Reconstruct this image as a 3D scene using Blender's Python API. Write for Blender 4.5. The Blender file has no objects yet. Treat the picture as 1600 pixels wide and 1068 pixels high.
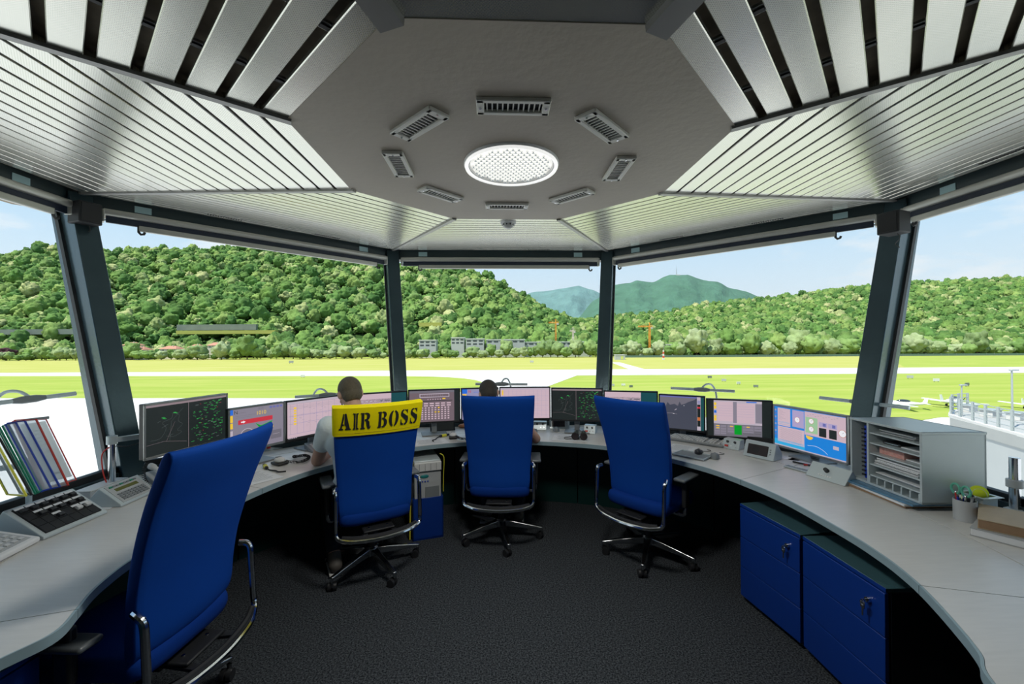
import bpy, bmesh, math, random
from mathutils import Vector, Matrix, Euler, noise
from math import pi, sin, cos, sqrt, radians, atan2, hypot
random.seed(7)
sc = bpy.context.scene
COL = sc.collection
# ------------------------------------------------------------------ camera
FPX = 649.5
CAM = Vector((-0.0836, -1.8421, 1.6))
YAW, PIT, ROL = -4.2184e-2, 5.10257e-3, 5.83548e-3
_R0 = Vector((cos(YAW), sin(YAW), 0)); _F0 = Vector((-sin(YAW), cos(YAW), 0)); _U0 = Vector((0, 0, 1))
FW = _F0*cos(PIT) + _U0*sin(PIT); _U1 = -_F0*sin(PIT) + _U0*cos(PIT)
RT = cos(ROL)*_R0 - sin(ROL)*_U1; UP = sin(ROL)*_R0 + cos(ROL)*_U1
cd = bpy.data.cameras.new('camera'); cam = bpy.data.objects.new('camera', cd); COL.objects.link(cam)
cd.sensor_width = 36; cd.lens = FPX*36/1600; cd.clip_start = 0.05; cd.clip_end = 20000
cam.matrix_world = Matrix(((RT.x, UP.x, -FW.x, CAM.x), (RT.y, UP.y, -FW.y, CAM.y), (RT.z, UP.z, -FW.z, CAM.z), (0, 0, 0, 1)))
sc.camera = cam
# ------------------------------------------------------------------ view, world, sun
sc.view_settings.view_transform = 'Standard'
try: sc.view_settings.look = 'None'
except Exception: pass
sc.view_settings.exposure = 0.0; sc.view_settings.gamma = 1.0; sc.view_settings.use_curve_mapping = False
w = bpy.data.worlds.new('sky'); sc.world = w; w.use_nodes = True
nt = w.node_tree; N = nt.nodes; L = nt.links; N.clear()
tc = N.new('ShaderNodeTexCoord'); sx = N.new('ShaderNodeSeparateXYZ'); L.new(tc.outputs['Generated'], sx.inputs[0])
cr = N.new('ShaderNodeValToRGB'); L.new(sx.outputs['Z'], cr.inputs[0])
e = cr.color_ramp.elements
e[0].position = 0.0; e[0].color = (0.84, 0.94, 1.0, 1); e[1].position = 1.0; e[1].color = (0.24, 0.48, 0.92, 1)
for p_, c_ in ((0.10, (0.76, 0.90, 1.0, 1)), (0.24, (0.54, 0.77, 0.98, 1)), (0.5, (0.38, 0.63, 0.96, 1))):
    q = e.new(p_); q.color = c_
mp = N.new('ShaderNodeMapping'); mp.inputs['Scale'].default_value = (1, 1, 3.2); mp.inputs['Location'].default_value = (0.35, 0.1, 0.0); L.new(tc.outputs['Generated'], mp.inputs[0])
nz = N.new('ShaderNodeTexNoise'); nz.inputs['Scale'].default_value = 3.4; nz.inputs['Detail'].default_value = 7; nz.inputs['Roughness'].default_value = 0.55; L.new(mp.outputs[0], nz.inputs['Vector'])
cl = N.new('ShaderNodeValToRGB'); L.new(nz.outputs['Fac'], cl.inputs[0]); cl.color_ramp.elements[0].position = 0.55; cl.color_ramp.elements[1].position = 0.70
mx = N.new('ShaderNodeMix'); mx.data_type = 'RGBA'; L.new(cl.outputs[0], mx.inputs['Factor']); L.new(cr.outputs[0], mx.inputs['A']); mx.inputs['B'].default_value = (0.98, 0.99, 1.0, 1)
bg = N.new('ShaderNodeBackground'); bg.inputs['Strength'].default_value = 1.0; L.new(mx.outputs['Result'], bg.inputs['Color'])
wo = N.new('ShaderNodeOutputWorld'); L.new(bg.outputs[0], wo.inputs['Surface'])
sd = bpy.data.lights.new('sun', 'SUN'); sd.energy = 6.5; sd.angle = radians(0.6); sd.color = (1.0, 0.95, 0.86)
sun = bpy.data.objects.new('sun', sd); COL.objects.link(sun)
sun.rotation_euler = Vector((-0.62, -0.34, 1.35)).to_track_quat('Z', 'Y').to_euler()
FILL_W = 26.0
# ------------------------------------------------------------------ helpers
def ray(x, y): return FW + RT*((x-800)/FPX) + UP*((534-y)/FPX)
def at(x, y, z):
    r = ray(x, y); return CAM + r*((z-CAM.z)/r.z)
def dep(x, y, d): return CAM + ray(x, y)*d
_mats = {}
def mat(name, col=(.5, .5, .5), rough=.5, metal=0.0, var=0.08, scale=12.0, bump=0.0, bscale=200.0, spec=.5, emit=None, es=1.0, coord='Object', col2=None, alpha=None, clear=0.0):
    if name in _mats: return _mats[name]
    m = bpy.data.materials.new(name); m.use_nodes = True; nt = m.node_tree; n = nt.nodes; l = nt.links
    b = n['Principled BSDF']; b.inputs['Roughness'].default_value = rough; b.inputs['Metallic'].default_value = metal
    b.inputs['Specular IOR Level'].default_value = spec; b.inputs['Coat Weight'].default_value = clear
    tc = n.new('ShaderNodeTexCoord')
    if emit is not None:
        b.inputs['Emission Color'].default_value = (*emit, 1); b.inputs['Emission Strength'].default_value = es
    if var > 0:
        z = n.new('ShaderNodeTexNoise'); z.inputs['Scale'].default_value = scale; z.inputs['Detail'].default_value = 4; l.new(tc.outputs[coord], z.inputs['Vector'])
        k = n.new('ShaderNodeMix'); k.data_type = 'RGBA'; l.new(z.outputs['Fac'], k.inputs['Factor'])
        c2 = col2 if col2 else tuple(min(1, c*(1+var)) for c in col); c1 = col if col2 else tuple(c*(1-var) for c in col)
        k.inputs['A'].default_value = (*c1, 1); k.inputs['B'].default_value = (*c2, 1); l.new(k.outputs['Result'], b.inputs['Base Color'])
    else: b.inputs['Base Color'].default_value = (*col, 1)
    if alpha is not None: b.inputs['Alpha'].default_value = alpha
    if bump > 0:
        z2 = n.new('ShaderNodeTexNoise'); z2.inputs['Scale'].default_value = bscale; z2.inputs['Detail'].default_value = 3; l.new(tc.outputs[coord], z2.inputs['Vector'])
        bp = n.new('ShaderNodeBump'); bp.inputs['Strength'].default_value = bump; bp.inputs['Distance'].default_value = 1.0/bscale; l.new(z2.outputs['Fac'], bp.inputs['Height']); l.new(bp.outputs[0], b.inputs['Normal'])
    _mats[name] = m; return m
def empty(name, loc=(0, 0, 0), rz=0.0):
    o = bpy.data.objects.new(name, None); o.empty_display_size = .05; o.location = loc; o.rotation_euler = (0, 0, rz); COL.objects.link(o); return o
def tag(o, label=None, cat=None, group=None, kind=None):
    if label: o['label'] = label
    if cat: o['category'] = cat
    if group: o['group'] = group
    if kind: o['kind'] = kind
    return o
class MB:
    def __init__(s): s.v = []; s.f = []; s.m = []; s.M = Matrix.Identity(4); s.mi = 0
    def add(s, vs, fs, mi=None):
        k = len(s.v); s.v += [tuple(s.M @ Vector(p)) for p in vs]; s.f += [tuple(i+k for i in f) for f in fs]; s.m += [s.mi if mi is None else mi]*len(fs); return s
    def box(s, c, d, rot=None, mi=None, taper=1.0):
        x, y, z = d[0]/2, d[1]/2, d[2]/2; P = [(-x, -y, -z), (x, -y, -z), (x, y, -z), (-x, y, -z)] + [(-x*taper, -y*taper, z), (x*taper, -y*taper, z), (x*taper, y*taper, z), (-x*taper, y*taper, z)]
        R = Euler(rot).to_matrix() if rot else Matrix.Identity(3)
        return s.add([Vector(c)+R @ Vector(p) for p in P], [(3, 2, 1, 0), (4, 5, 6, 7), (0, 1, 5, 4), (1, 2, 6, 5), (2, 3, 7, 6), (3, 0, 4, 7)], mi)
    def bar(s, a, b, wd, th, up=(0, 0, 1), mi=None):
        a = Vector(a); b = Vector(b); d = (b-a).normalized(); sd = d.cross(Vector(up))
        if sd.length < 1e-6: sd = d.cross(Vector((0, 1, 0)))
        sd.normalize(); u = sd.cross(d); P = []
        for p in (a, b):
            for i, j in ((-1, -1), (1, -1), (1, 1), (-1, 1)): P.append(p+sd*(i*wd/2)+u*(j*th/2))
        return s.add(P, [(3, 2, 1, 0), (4, 5, 6, 7), (0, 1, 5, 4), (1, 2, 6, 5), (2, 3, 7, 6), (3, 0, 4, 7)], mi)
    def cyl(s, a, b, r0, r1=None, n=16, mi=None, caps=True):
        r1 = r0 if r1 is None else r1; a = Vector(a); b = Vector(b); d = (b-a).normalized(); t = d.orthogonal().normalized(); u = d.cross(t); P = []
        for p, r in ((a, r0), (b, r1)): P += [p+(t*cos(2*pi*i/n)+u*sin(2*pi*i/n))*r for i in range(n)]
        F = [(i, (i+1) % n, n+(i+1) % n, n+i) for i in range(n)]
        if caps: F += [tuple(range(n-1, -1, -1)), tuple(range(n, 2*n))]
        return s.add(P, F, mi)
    def tube(s, pts, r, n=8, mi=None, flat=None):
        pts = [Vector(p) for p in pts]; P = []; F = []; t0 = None
        for i, p in enumerate(pts):
            d = (pts[min(i+1, len(pts)-1)]-pts[max(i-1, 0)]).normalized()
            if t0 is None: t0 = d.orthogonal().normalized() if flat is None else (Vector(flat)-d*d.dot(Vector(flat))).normalized()
            t0 = (t0-d*t0.dot(d)).normalized(); u = d.cross(t0); rr = r[i] if isinstance(r, (list, tuple)) else r
            rx, ry = (rr, rr) if not isinstance(rr, tuple) else rr
            P += [p+t0*(cos(2*pi*k/n)*rx)+u*(sin(2*pi*k/n)*ry) for k in range(n)]
            if i: F += [((i-1)*n+k, (i-1)*n+(k+1) % n, i*n+(k+1) % n, i*n+k) for k in range(n)]
        m = len(pts); F += [tuple(range(n-1, -1, -1)), tuple(range((m-1)*n, m*n))]
        return s.add(P, F, mi)
    def lathe(s, prof, n=24, c=(0, 0, 0), mi=None, sxy=(1, 1)):
        P = []; F = []
        for r, z in prof: P += [(c[0]+r*cos(2*pi*k/n)*sxy[0], c[1]+r*sin(2*pi*k/n)*sxy[1], c[2]+z) for k in range(n)]
        for i in range(len(prof)-1): F += [(i*n+k, i*n+(k+1) % n, (i+1)*n+(k+1) % n, (i+1)*n+k) for k in range(n)]
        F += [tuple(range(n-1, -1, -1)), tuple(range((len(prof)-1)*n, len(prof)*n))]
        return s.add(P, F, mi)
    def ell(s, c, r, n=16, m=10, rot=None, mi=None):
        R = Euler(rot).to_matrix() if rot else Matrix.Identity(3); P = [Vector(c)+R @ Vector((0, 0, -r[2]))]; F = []
        for i in range(1, m):
            a = -pi/2+pi*i/m; P += [Vector(c)+R @ Vector((r[0]*cos(a)*cos(2*pi*k/n), r[1]*cos(a)*sin(2*pi*k/n), r[2]*sin(a))) for k in range(n)]
        P.append(Vector(c)+R @ Vector((0, 0, r[2])))
        for k in range(n): F.append((0, 1+(k+1) % n, 1+k))
        for i in range(m-2): F += [(1+i*n+k, 1+i*n+(k+1) % n, 1+(i+1)*n+(k+1) % n, 1+(i+1)*n+k) for k in range(n)]
        t = len(P)-1; F += [(1+(m-2)*n+k, 1+(m-2)*n+(k+1) % n, t) for k in range(n)]
        return s.add(P, F, mi)
    def prism(s, poly, z0, z1, mi=None, axis=None):
        # poly is a ccw 2D outline; axis maps (u,v,w)->3D
        n = len(poly); f = axis or (lambda u, v, w_: (u, v, w_))
        P = [f(u, v, z0) for u, v in poly]+[f(u, v, z1) for u, v in poly]
        F = [tuple(range(n-1, -1, -1)), tuple(range(n, 2*n))]+[(i, (i+1) % n, n+(i+1) % n, n+i) for i in range(n)]
        return s.add(P, F, mi)
    def capsule(s, a, b, r0, r1=None, n=14):
        r1 = r0 if r1 is None else r1; s.cyl(a, b, r0, r1, n); s.ell(a, (r0,)*3, n, 8); s.ell(b, (r1,)*3, n, 8); return s
    def build(s, name, mats, parent=None, bevel=0.0, smooth=35, kind=None, seg=2, fix=False):
        me = bpy.data.meshes.new(name); me.from_pydata(s.v, [], s.f)
        mats = mats if isinstance(mats, (list, tuple)) else [mats]
        for m in mats: me.materials.append(m)
        if len(mats) > 1: me.polygons.foreach_set('material_index', s.m)
        if fix:
            bm = bmesh.new(); bm.from_mesh(me); bmesh.ops.recalc_face_normals(bm, faces=bm.faces); bm.to_mesh(me); bm.free()
        me.update()
        if smooth:
            me.shade_smooth(); me.set_sharp_from_angle(angle=radians(smooth))
        o = bpy.data.objects.new(name, me); COL.objects.link(o)
        if parent is not None: o.parent = parent
        if bevel > 0:
            b = o.modifiers.new('bevel', 'BEVEL'); b.width = bevel; b.segments = seg; b.limit_method = 'ANGLE'; b.angle_limit = radians(40)
        if kind: o['kind'] = kind
        return o
def frame(o, p, rz=0):
    return Matrix.Translation(Vector(p)) @ Matrix.Rotation(rz, 4, 'Z')
_font = {}
def text_geo(txt):
    if txt in _font: return _font[txt]
    cu = bpy.data.curves.new('t', 'FONT'); cu.body = txt; cu.size = 1; cu.resolution_u = 3; o = bpy.data.objects.new('t', cu); COL.objects.link(o)
    dg = bpy.context.evaluated_depsgraph_get(); me = o.evaluated_get(dg).to_mesh(); V = [(v.co.x, v.co.y) for v in me.vertices]; F = [tuple(p.vertices) for p in me.polygons]
    o.evaluated_get(dg).to_mesh_clear(); bpy.data.objects.remove(o); bpy.data.curves.remove(cu)
    x1 = max(v[0] for v in V); x0 = min(v[0] for v in V); _font[txt] = ([(v[0]-x0, v[1]) for v in V], F, x1-x0); return _font[txt]
def catmull(P, n=6, closed=False):
    P = [Vector(p) for p in P]; out = []; m = len(P)
    for i in range(m-1 if not closed else m):
        a, b, c, d = (P[max(i-1, 0)], P[i], P[min(i+1, m-1)], P[min(i+2, m-1)]) if not closed else (P[i-1], P[i], P[(i+1) % m], P[(i+2) % m])
        for k in range(n):
            t = k/n; out.append(.5*((2*b)+(c-a)*t+(2*a-5*b+4*c-d)*t*t+(3*b-a-3*c+d)*t**3))
    if not closed: out.append(P[-1])
    return out
# ------------------------------------------------------------------ materials
M = {}
M['plate'] = mat('ceiling_plate', (.43, .385, .315), .55, 0, .12, 2.5, .05, 30)
M['wood_dark'] = mat('dark_wood_slab', (.24, .20, .145), .8, 0, .3, 30)
M['alu'] = mat('brushed_aluminium', (.42, .43, .42), .38, 1, .08, 30)
M['hip'] = mat('hip_trim_metal', (.30, .30, .29), .45, .6, .08, 10)
M['vent'] = mat('vent_painted_metal', (.66, .66, .61), .45, .1, .05)
M['beam'] = mat('dark_teal_steel', (.022, .042, .048), .38, 0, .25, 6, .03, 60)
M['post'] = mat('painted_steel_post', (.06, .10, .118), .22, .5, .2, 5, .04, 40)
M['rubber'] = mat('black_rubber_seal', (.012, .013, .014), .6, 0, .1)
M['blind'] = mat('dark_blue_blind_fabric', (.012, .022, .045), .5, 0, .1)
M['rail'] = mat('champagne_aluminium', (.46, .46, .42), .35, .4, .05)
M['sticker'] = mat('pale_sticker', (.42, .62, .66), .5, 0, .03)
M['blackp'] = mat('black_plastic', (.018, .019, .021), .42, 0, .1)
M['softblack'] = mat('matt_black_plastic', (.008, .009, .011), .6, 0, .1)
M['greyp'] = mat('light_grey_plastic', (.42, .44, .45), .45, 0, .05)
M['midgrey'] = mat('mid_grey_plastic', (.20, .22, .23), .45, 0, .05)
M['cream'] = mat('warm_white_plastic', (.62, .63, .62), .45, 0, .04)
M['white'] = mat('white_paint', (.75, .76, .76), .45, 0, .03)
M['chrome'] = mat('chrome', (.62, .64, .66), .12, 1, .03)
M['polish'] = mat('polished_aluminium', (.45, .47, .49), .25, 1, .06)
M['paper'] = mat('white_paper', (.72, .74, .76), .7, 0, .04)
M['print'] = mat('grey_print', (.25, .28, .32), .7, 0, .1)
M['steel'] = mat('grey_blue_painted_metal', (.50, .57, .59), .32, .15, .05)
M['edge'] = mat('pale_blue_edge_band', (.26, .36, .40), .4, 0, .05)
M['skirt'] = mat('dark_reflection_tinted_panel', (.006, .036, .034), .35, 0, .2, 4)  # greenish reflection on the navy panels is mixed into this base colour
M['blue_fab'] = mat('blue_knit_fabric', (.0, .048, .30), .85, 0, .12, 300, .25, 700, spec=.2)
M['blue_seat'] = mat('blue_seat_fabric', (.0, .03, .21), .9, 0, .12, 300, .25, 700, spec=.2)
M['yellow'] = mat('yellow_cloth', (.92, .78, .0), .85, 0, .06, 30, .2, 500, spec=.2)
M['ink'] = mat('black_ink', (.012, .014, .018), .8, 0, .1)
M['cab_blue'] = mat('blue_lacquer', (.004, .036, .24), .32, 0, .04)
M['cab_top'] = mat('dark_lacquer_top', (.05, .12, .14), .10, 0, .06, spec=.9, clear=.6)  # raised teal base colour stands in for the reflection on the top
M['cab_side'] = mat('dark_navy_side', (.004, .012, .02), .4, 0, .1)
M['red'] = mat('red_plastic', (.55, .03, .02), .4, 0, .05)
M['green'] = mat('green_plastic', (.0, .22, .12), .4, 0, .05)
M['navy'] = mat('blue_plastic', (.01, .05, .40), .35, 0, .05)
M['yellowp'] = mat('yellow_plastic', (.75, .70, .05), .4, 0, .05)
M['lcd'] = mat('olive_lcd', (.12, .13, .03), .25, 0, .05)
M['dglass'] = mat('dark_display_glass', (.035, .028, .03), .3, 0, .05, spec=.25)
M['pad'] = mat('dark_grey_arm_pad', (.11, .125, .135), .30, 0, .05)
M['skin'] = mat('skin', (.52, .31, .23), .55, 0, .08, 20)
M['hair'] = mat('brown_grey_hair', (.085, .07, .045), .7, 0, .45, 90, .6, 260)
M['hair2'] = mat('dark_brown_hair', (.03, .024, .018), .7, 0, .45, 90, .6, 260)
M['shirt'] = mat('white_cotton_shirt', (.66, .74, .78), .85, 0, .05, 12, .15, 60)
M['shirt2'] = mat('pale_grey_shirt', (.55, .58, .6), .85, 0, .05, 12, .15, 60)
M['jeans'] = mat('dark_trousers', (.015, .02, .035), .9, 0, .2, 60)
M['shoe'] = mat('grey_shoe', (.10, .09, .08), .7, 0, .2, 30)
M['tennis'] = mat('yellow_felt', (.60, .72, .04), .95, 0, .12, 60, .5, 400, spec=.1)
M['book'] = mat('tan_book_board', (.42, .32, .20), .6, 0, .1, 15)
M['kraft'] = mat('brown_card', (.30, .19, .11), .8, 0, .15, 40)
# carpet
def carpet():
    m = mat('dark_carpet', (.02, .022, .024), .95, 0, .0, spec=.1); n = m.node_tree.nodes; l = m.node_tree.links; b = n['Principled BSDF']
    tc = n.new('ShaderNodeTexCoord'); z = n.new('ShaderNodeTexNoise'); z.inputs['Scale'].default_value = 110; z.inputs['Detail'].default_value = 5; z.inputs['Roughness'].default_value = .8; l.new(tc.outputs['Object'], z.inputs['Vector'])
    r = n.new('ShaderNodeValToRGB'); l.new(z.outputs['Fac'], r.inputs[0]); r.color_ramp.elements[0].position = .42; r.color_ramp.elements[0].color = (.006, .008, .011, 1); r.color_ramp.elements[1].position = .62; r.color_ramp.elements[1].color = (.10, .112, .125, 1)
    l.new(r.outputs[0], b.inputs['Base Color']); bp = n.new('ShaderNodeBump'); bp.inputs['Strength'].default_value = .8; bp.inputs['Distance'].default_value = .004; l.new(z.outputs['Fac'], bp.inputs['Height']); l.new(bp.outputs[0], b.inputs['Normal']); return m
M['carpet'] = carpet()
# perforated metal plank: a fine dot grid in colour and relief
def perforated():
    m = bpy.data.materials.new('perforated_metal'); m.use_nodes = True; n = m.node_tree.nodes; l = m.node_tree.links; b = n['Principled BSDF']
    b.inputs['Metallic'].default_value = .85; b.inputs['Roughness'].default_value = .27
    uv = n.new('ShaderNodeUVMap'); mp = n.new('ShaderNodeMapping'); mp.inputs['Rotation'].default_value = (0, 0, radians(45)); mp.inputs['Scale'].default_value = (1/.0058,)*3; l.new(uv.outputs[0], mp.inputs[0])
    vo = n.new('ShaderNodeTexVoronoi'); vo.inputs['Randomness'].default_value = 0; vo.inputs['Scale'].default_value = 1; l.new(mp.outputs[0], vo.inputs['Vector'])
    r = n.new('ShaderNodeValToRGB'); l.new(vo.outputs['Distance'], r.inputs[0]); e = r.color_ramp.elements; e[0].position = .16; e[0].color = (.46, .46, .42, 1); e[1].position = .32; e[1].color = (.76, .76, .68, 1)
    l.new(r.outputs[0], b.inputs['Base Color']); return m
M['perf'] = perforated()
# worktop: pale maple laminate with a faint grain
def worktop():
    m = mat('pale_maple_laminate', (.5, .5, .5), .30, 0, 0); n = m.node_tree.nodes; l = m.node_tree.links; b = n['Principled BSDF']; tc = n.new('ShaderNodeTexCoord')
    mp = n.new('ShaderNodeMapping'); mp.inputs['Scale'].default_value = (3, 26, 3); mp.inputs['Rotation'].default_value = (0, 0, .6); l.new(tc.outputs['Object'], mp.inputs[0])
    z = n.new('ShaderNodeTexNoise'); z.inputs['Scale'].default_value = 3; z.inputs['Detail'].default_value = 6; l.new(mp.outputs[0], z.inputs['Vector'])
    k = n.new('ShaderNodeMix'); k.data_type = 'RGBA'; l.new(z.outputs['Fac'], k.inputs['Factor']); k.inputs['A'].default_value = (.56, .555, .53, 1); k.inputs['B'].default_value = (.68, .67, .645, 1); l.new(k.outputs['Result'], b.inputs['Base Color']); return m
M['maple'] = worktop()
# window glass: clear pane, Fresnel reflection over transmission
def glass():
    m = bpy.data.materials.new('clear_glass'); m.use_nodes = True; n = m.node_tree.nodes; l = m.node_tree.links; n.clear()
    o = n.new('ShaderNodeOutputMaterial'); t = n.new('ShaderNodeBsdfTransparent'); t.inputs[0].default_value = (.97, .99, .985, 1); g = n.new('ShaderNodeBsdfGlossy'); g.inputs['Roughness'].default_value = .01
    f = n.new('ShaderNodeFresnel'); f.inputs[0].default_value = 1.10; x = n.new('ShaderNodeMixShader'); l.new(f.outputs[0], x.inputs[0]); l.new(t.outputs[0], x.inputs[1]); l.new(g.outputs[0], x.inputs[2]); l.new(x.outputs[0], o.inputs[0]); return m
M['glass'] = glass()
def film():
    m = bpy.data.materials.new('clear_plastic_film'); m.use_nodes = True; n = m.node_tree.nodes; l = m.node_tree.links; n.clear()
    o = n.new('ShaderNodeOutputMaterial'); t = n.new('ShaderNodeBsdfTransparent'); t.inputs[0].default_value = (.9, .93, .95, 1); g = n.new('ShaderNodeBsdfPrincipled'); g.inputs['Roughness'].default_value = .2; g.inputs['Base Color'].default_value = (.6, .68, .72, 1)
    x = n.new('ShaderNodeMixShader'); x.inputs[0].default_value = .45; l.new(t.outputs[0], x.inputs[1]); tr = n.new('ShaderNodeBsdfTranslucent'); tr.inputs[0].default_value = (.75, .82, .86, 1); y = n.new('ShaderNodeMixShader'); y.inputs[0].default_value = .55; l.new(g.outputs[0], y.inputs[1]); l.new(tr.outputs[0], y.inputs[2]); l.new(y.outputs[0], x.inputs[2]); l.new(x.outputs[0], o.inputs[0]); return m
M['film'] = film()
def thin_paper():
    m = mat('thin_backlit_paper', (.8, .82, .82), .8, 0, .03); n = m.node_tree.nodes; l = m.node_tree.links; o = n['Material Output']; tr = n.new('ShaderNodeBsdfTranslucent'); tr.inputs[0].default_value = (.75, .8, .82, 1); y = n.new('ShaderNodeMixShader'); y.inputs[0].default_value = .5; l.new(n['Principled BSDF'].outputs[0], y.inputs[1]); l.new(tr.outputs[0], y.inputs[2]); l.new(y.outputs[0], o.inputs['Surface']); return m
M['thinpaper'] = thin_paper()
def scr(name, col, s=1.0):
    return mat('display_'+name, tuple(c*.15 for c in col), .35, 0, 0, emit=col, es=s)
# ================================================================== ROOM SHELL
Q = sqrt(2)-1
def octa(a): s = a*Q; return [(-s, -a), (-a, -s), (-a, s), (-s, a), (s, a), (a, s), (a, -s), (s, -a)]
A_IN, A_OUT, Z_IN, Z_OUT = .802, 3.156, 2.40, 2.714
def zc(a): return Z_IN+(Z_OUT-Z_IN)*(a-A_IN)/(A_OUT-A_IN)
A_SILL, Z_SILL, A_HEAD, Z_HEAD = 2.56, .765, 3.10, 2.60
SIDE = ['rear_left', 'left', 'front_left', 'front', 'front_right', 'right', 'rear_right', 'rear']
# floor
b = MB(); b.prism(octa(2.62), -.18, 0); tag(b.build('floor', M['carpet'], smooth=0), kind='structure', label='dark speckled carpet floor of the tower cab')
# lower walls (under the sill), skirting panels behind the desk
for k in range(8):
    p, q = Vector(octa(2.60)[k]), Vector(octa(2.60)[(k+1) % 8]); p2, q2 = Vector(octa(2.72)[k]), Vector(octa(2.72)[(k+1) % 8])
    b = MB(); b.prism([p, p2, q2, q][::-1] if False else [p, q, q2, p2], 0, Z_SILL-.02)
    tag(b.build('wall_'+SIDE[k], M['beam'], smooth=0, fix=True), kind='structure')
# rear solid walls above the sill
for k in (7, 0, 6):
    a0, a1 = octa(A_SILL)[k], octa(A_SILL)[(k+1) % 8]; b0, b1 = octa(A_HEAD+.03)[k], octa(A_HEAD+.03)[(k+1) % 8]; nn_ = (Vector(a0)+Vector(a1)).normalized()*.1
    b = MB()
    V = [(a0[0], a0[1], Z_SILL-.02), (a1[0], a1[1], Z_SILL-.02), (b1[0], b1[1], 2.70), (b0[0], b0[1], 2.70)]
    b.add(V+[(x+nn_.x, y+nn_.y, z) for x, y, z in V], [(0, 1, 2, 3), (7, 6, 5, 4), (0, 4, 5, 1), (1, 5, 6, 2), (2, 6, 7, 3), (3, 7, 4, 0)])
    tag(b.build('wall_'+SIDE[k]+'_upper', mat('rear_wall_paint', (.06, .065, .065), .6, 0, .08), smooth=0, fix=True), kind='structure')
# ceiling: upper slab, central plate, planks
ceil = MB(); vi = octa(A_IN); vo = octa(A_OUT+.0)
P = [(x, y, Z_IN+.045) for x, y in vi]+[(x, y, Z_OUT+.045) for x, y in vo]+[(x, y, Z_OUT+.2) for x, y in octa(A_OUT+.75)]+[(x, y, Z_OUT+.02) for x, y in octa(A_OUT+.75)]  # outer rim overhangs the panes, unseen, shaped to keep direct sun off the desk
F = []
for k in range(8):
    j = (k+1) % 8; F += [(k, j, 8+j, 8+k), (8+k, 8+j, 24+j, 24+k), (24+k, 24+j, 16+j, 16+k)]
F += [tuple(range(16, 24)), tuple(range(7, -1, -1))]
ceil.add(P, F)
ceiling = tag(ceil.build('ceiling', M['wood_dark'], smooth=0, fix=True), kind='structure', label='ceiling of metal planks around an octagonal plate')
b = MB(); b.prism(octa(A_IN+.015)[::-1], Z_IN, Z_IN+.05); b.build('centre_plate', M['plate'], ceiling, smooth=0, fix=True)
def plank_mesh(k, a0, a1, endgap):
    p0, q0 = Vector(octa(a0)[k]), Vector(octa(a0)[(k+1) % 8]); p1, q1 = Vector(octa(a1)[k]), Vector(octa(a1)[(k+1) % 8])
    t = (q0-p0).normalized(); p0 += t*endgap; q0 -= t*endgap; p1 += t*endgap; q1 -= t*endgap
    z0, z1 = zc(a0), zc(a1); T = .018 if k in (0, 6) else .034
    vs = [(*p0, z0), (*q0, z0), (*q1, z1), (*p1, z1), (*p0, z0+T), (*q0, z0+T), (*q1, z1+T), (*p1, z1+T)]
    me = bpy.data.meshes.new('plank'); me.from_pydata(vs, [], [(0, 1, 2, 3), (7, 6, 5, 4), (0, 4, 5, 1), (1, 5, 6, 2), (2, 6, 7, 3), (3, 7, 4, 0)])
    bm = bmesh.new(); bm.from_mesh(me); bmesh.ops.recalc_face_normals(bm, faces=bm.faces)
    uvl = bm.loops.layers.uv.new('UVMap'); n = Vector((t.y, -t.x))
    for f in bm.faces:
        for lp in f.loops: c = lp.vert.co.xy; lp[uvl].uv = (c.dot(t), c.dot(n))
    bm.to_mesh(me); bm.free(); me.materials.append(M['perf']); me.materials.append(M['perf'])
    o = bpy.data.objects.new('plank', me); COL.objects.link(o); o.parent = ceiling
    md = o.modifiers.new('bevel', 'BEVEL'); md.width = .0025; md.segments = 1; md.limit_method = 'ANGLE'
    return o
PITCH = .1
for k in range(8):
    wide = k in (0, 6)
    i = 0
    while True:
        a0 = A_IN+.012+PITCH*i; gap = .026 if wide else .014
        if a0+PITCH-gap > A_OUT-.06: break
        plank_mesh(k, a0, a0+PITCH-gap, .010); i += 1
# hip strips and clip brackets in the wide gaps
for k in range(8):
    p, q = Vector(octa(A_IN)[k]), Vector(octa(A_OUT-.04)[k]); b = MB()
    wd = .07 if k in (0, 7) else .028
    b.bar((*p, zc(A_IN)-.004), (*q, zc(A_OUT-.04)-.004), wd, .012 if k not in (0, 7) else .03); b.build('hip_trim', M['hip'], ceiling, smooth=0)
clips = MB()
for k in (0, 6):
    for i in range(10):
        a = A_IN+.012+PITCH*(i+1)-.013; p, q = Vector(octa(a)[k]), Vector(octa(a)[(k+1) % 8]); ln = (q-p).length; t = (q-p).normalized()
        for s_ in (.28, .72):
            if ln < .4: continue
            c = p+t*(ln*s_+(random.random()-.5)*.04)
            clips.M = frame(None, (*c, zc(a)+.012), atan2(t.y, t.x)); clips.box((0, 0, 0), (.03, .024, .008), mi=0); clips.box((0, 0, -.006), (.014, .024, .006), mi=1)
clips.build('plank_clips', [M['alu'], M['softblack']], ceiling, kind='stuff')
# slotted air rows close to the window heads
for k in (1, 2, 3, 4, 5):
    p, q = Vector(octa(2.86)[k]), Vector(octa(2.86)[(k+1) % 8]); t = (q-p).normalized(); n = Vector((-t.y, t.x)); sl = MB()
    for s_ in (.32, .68):
        c = p+(q-p)*s_
        for j in range(14):
            d = c+t*((j-6.5)*.018); sl.bar((*(d-n*.014), zc(2.86)-.003), (*(d+n*.014), zc(2.86)-.003), .007, .004)
    sl.build('air_slot_row', M['softblack'], ceiling, kind='stuff')
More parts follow.
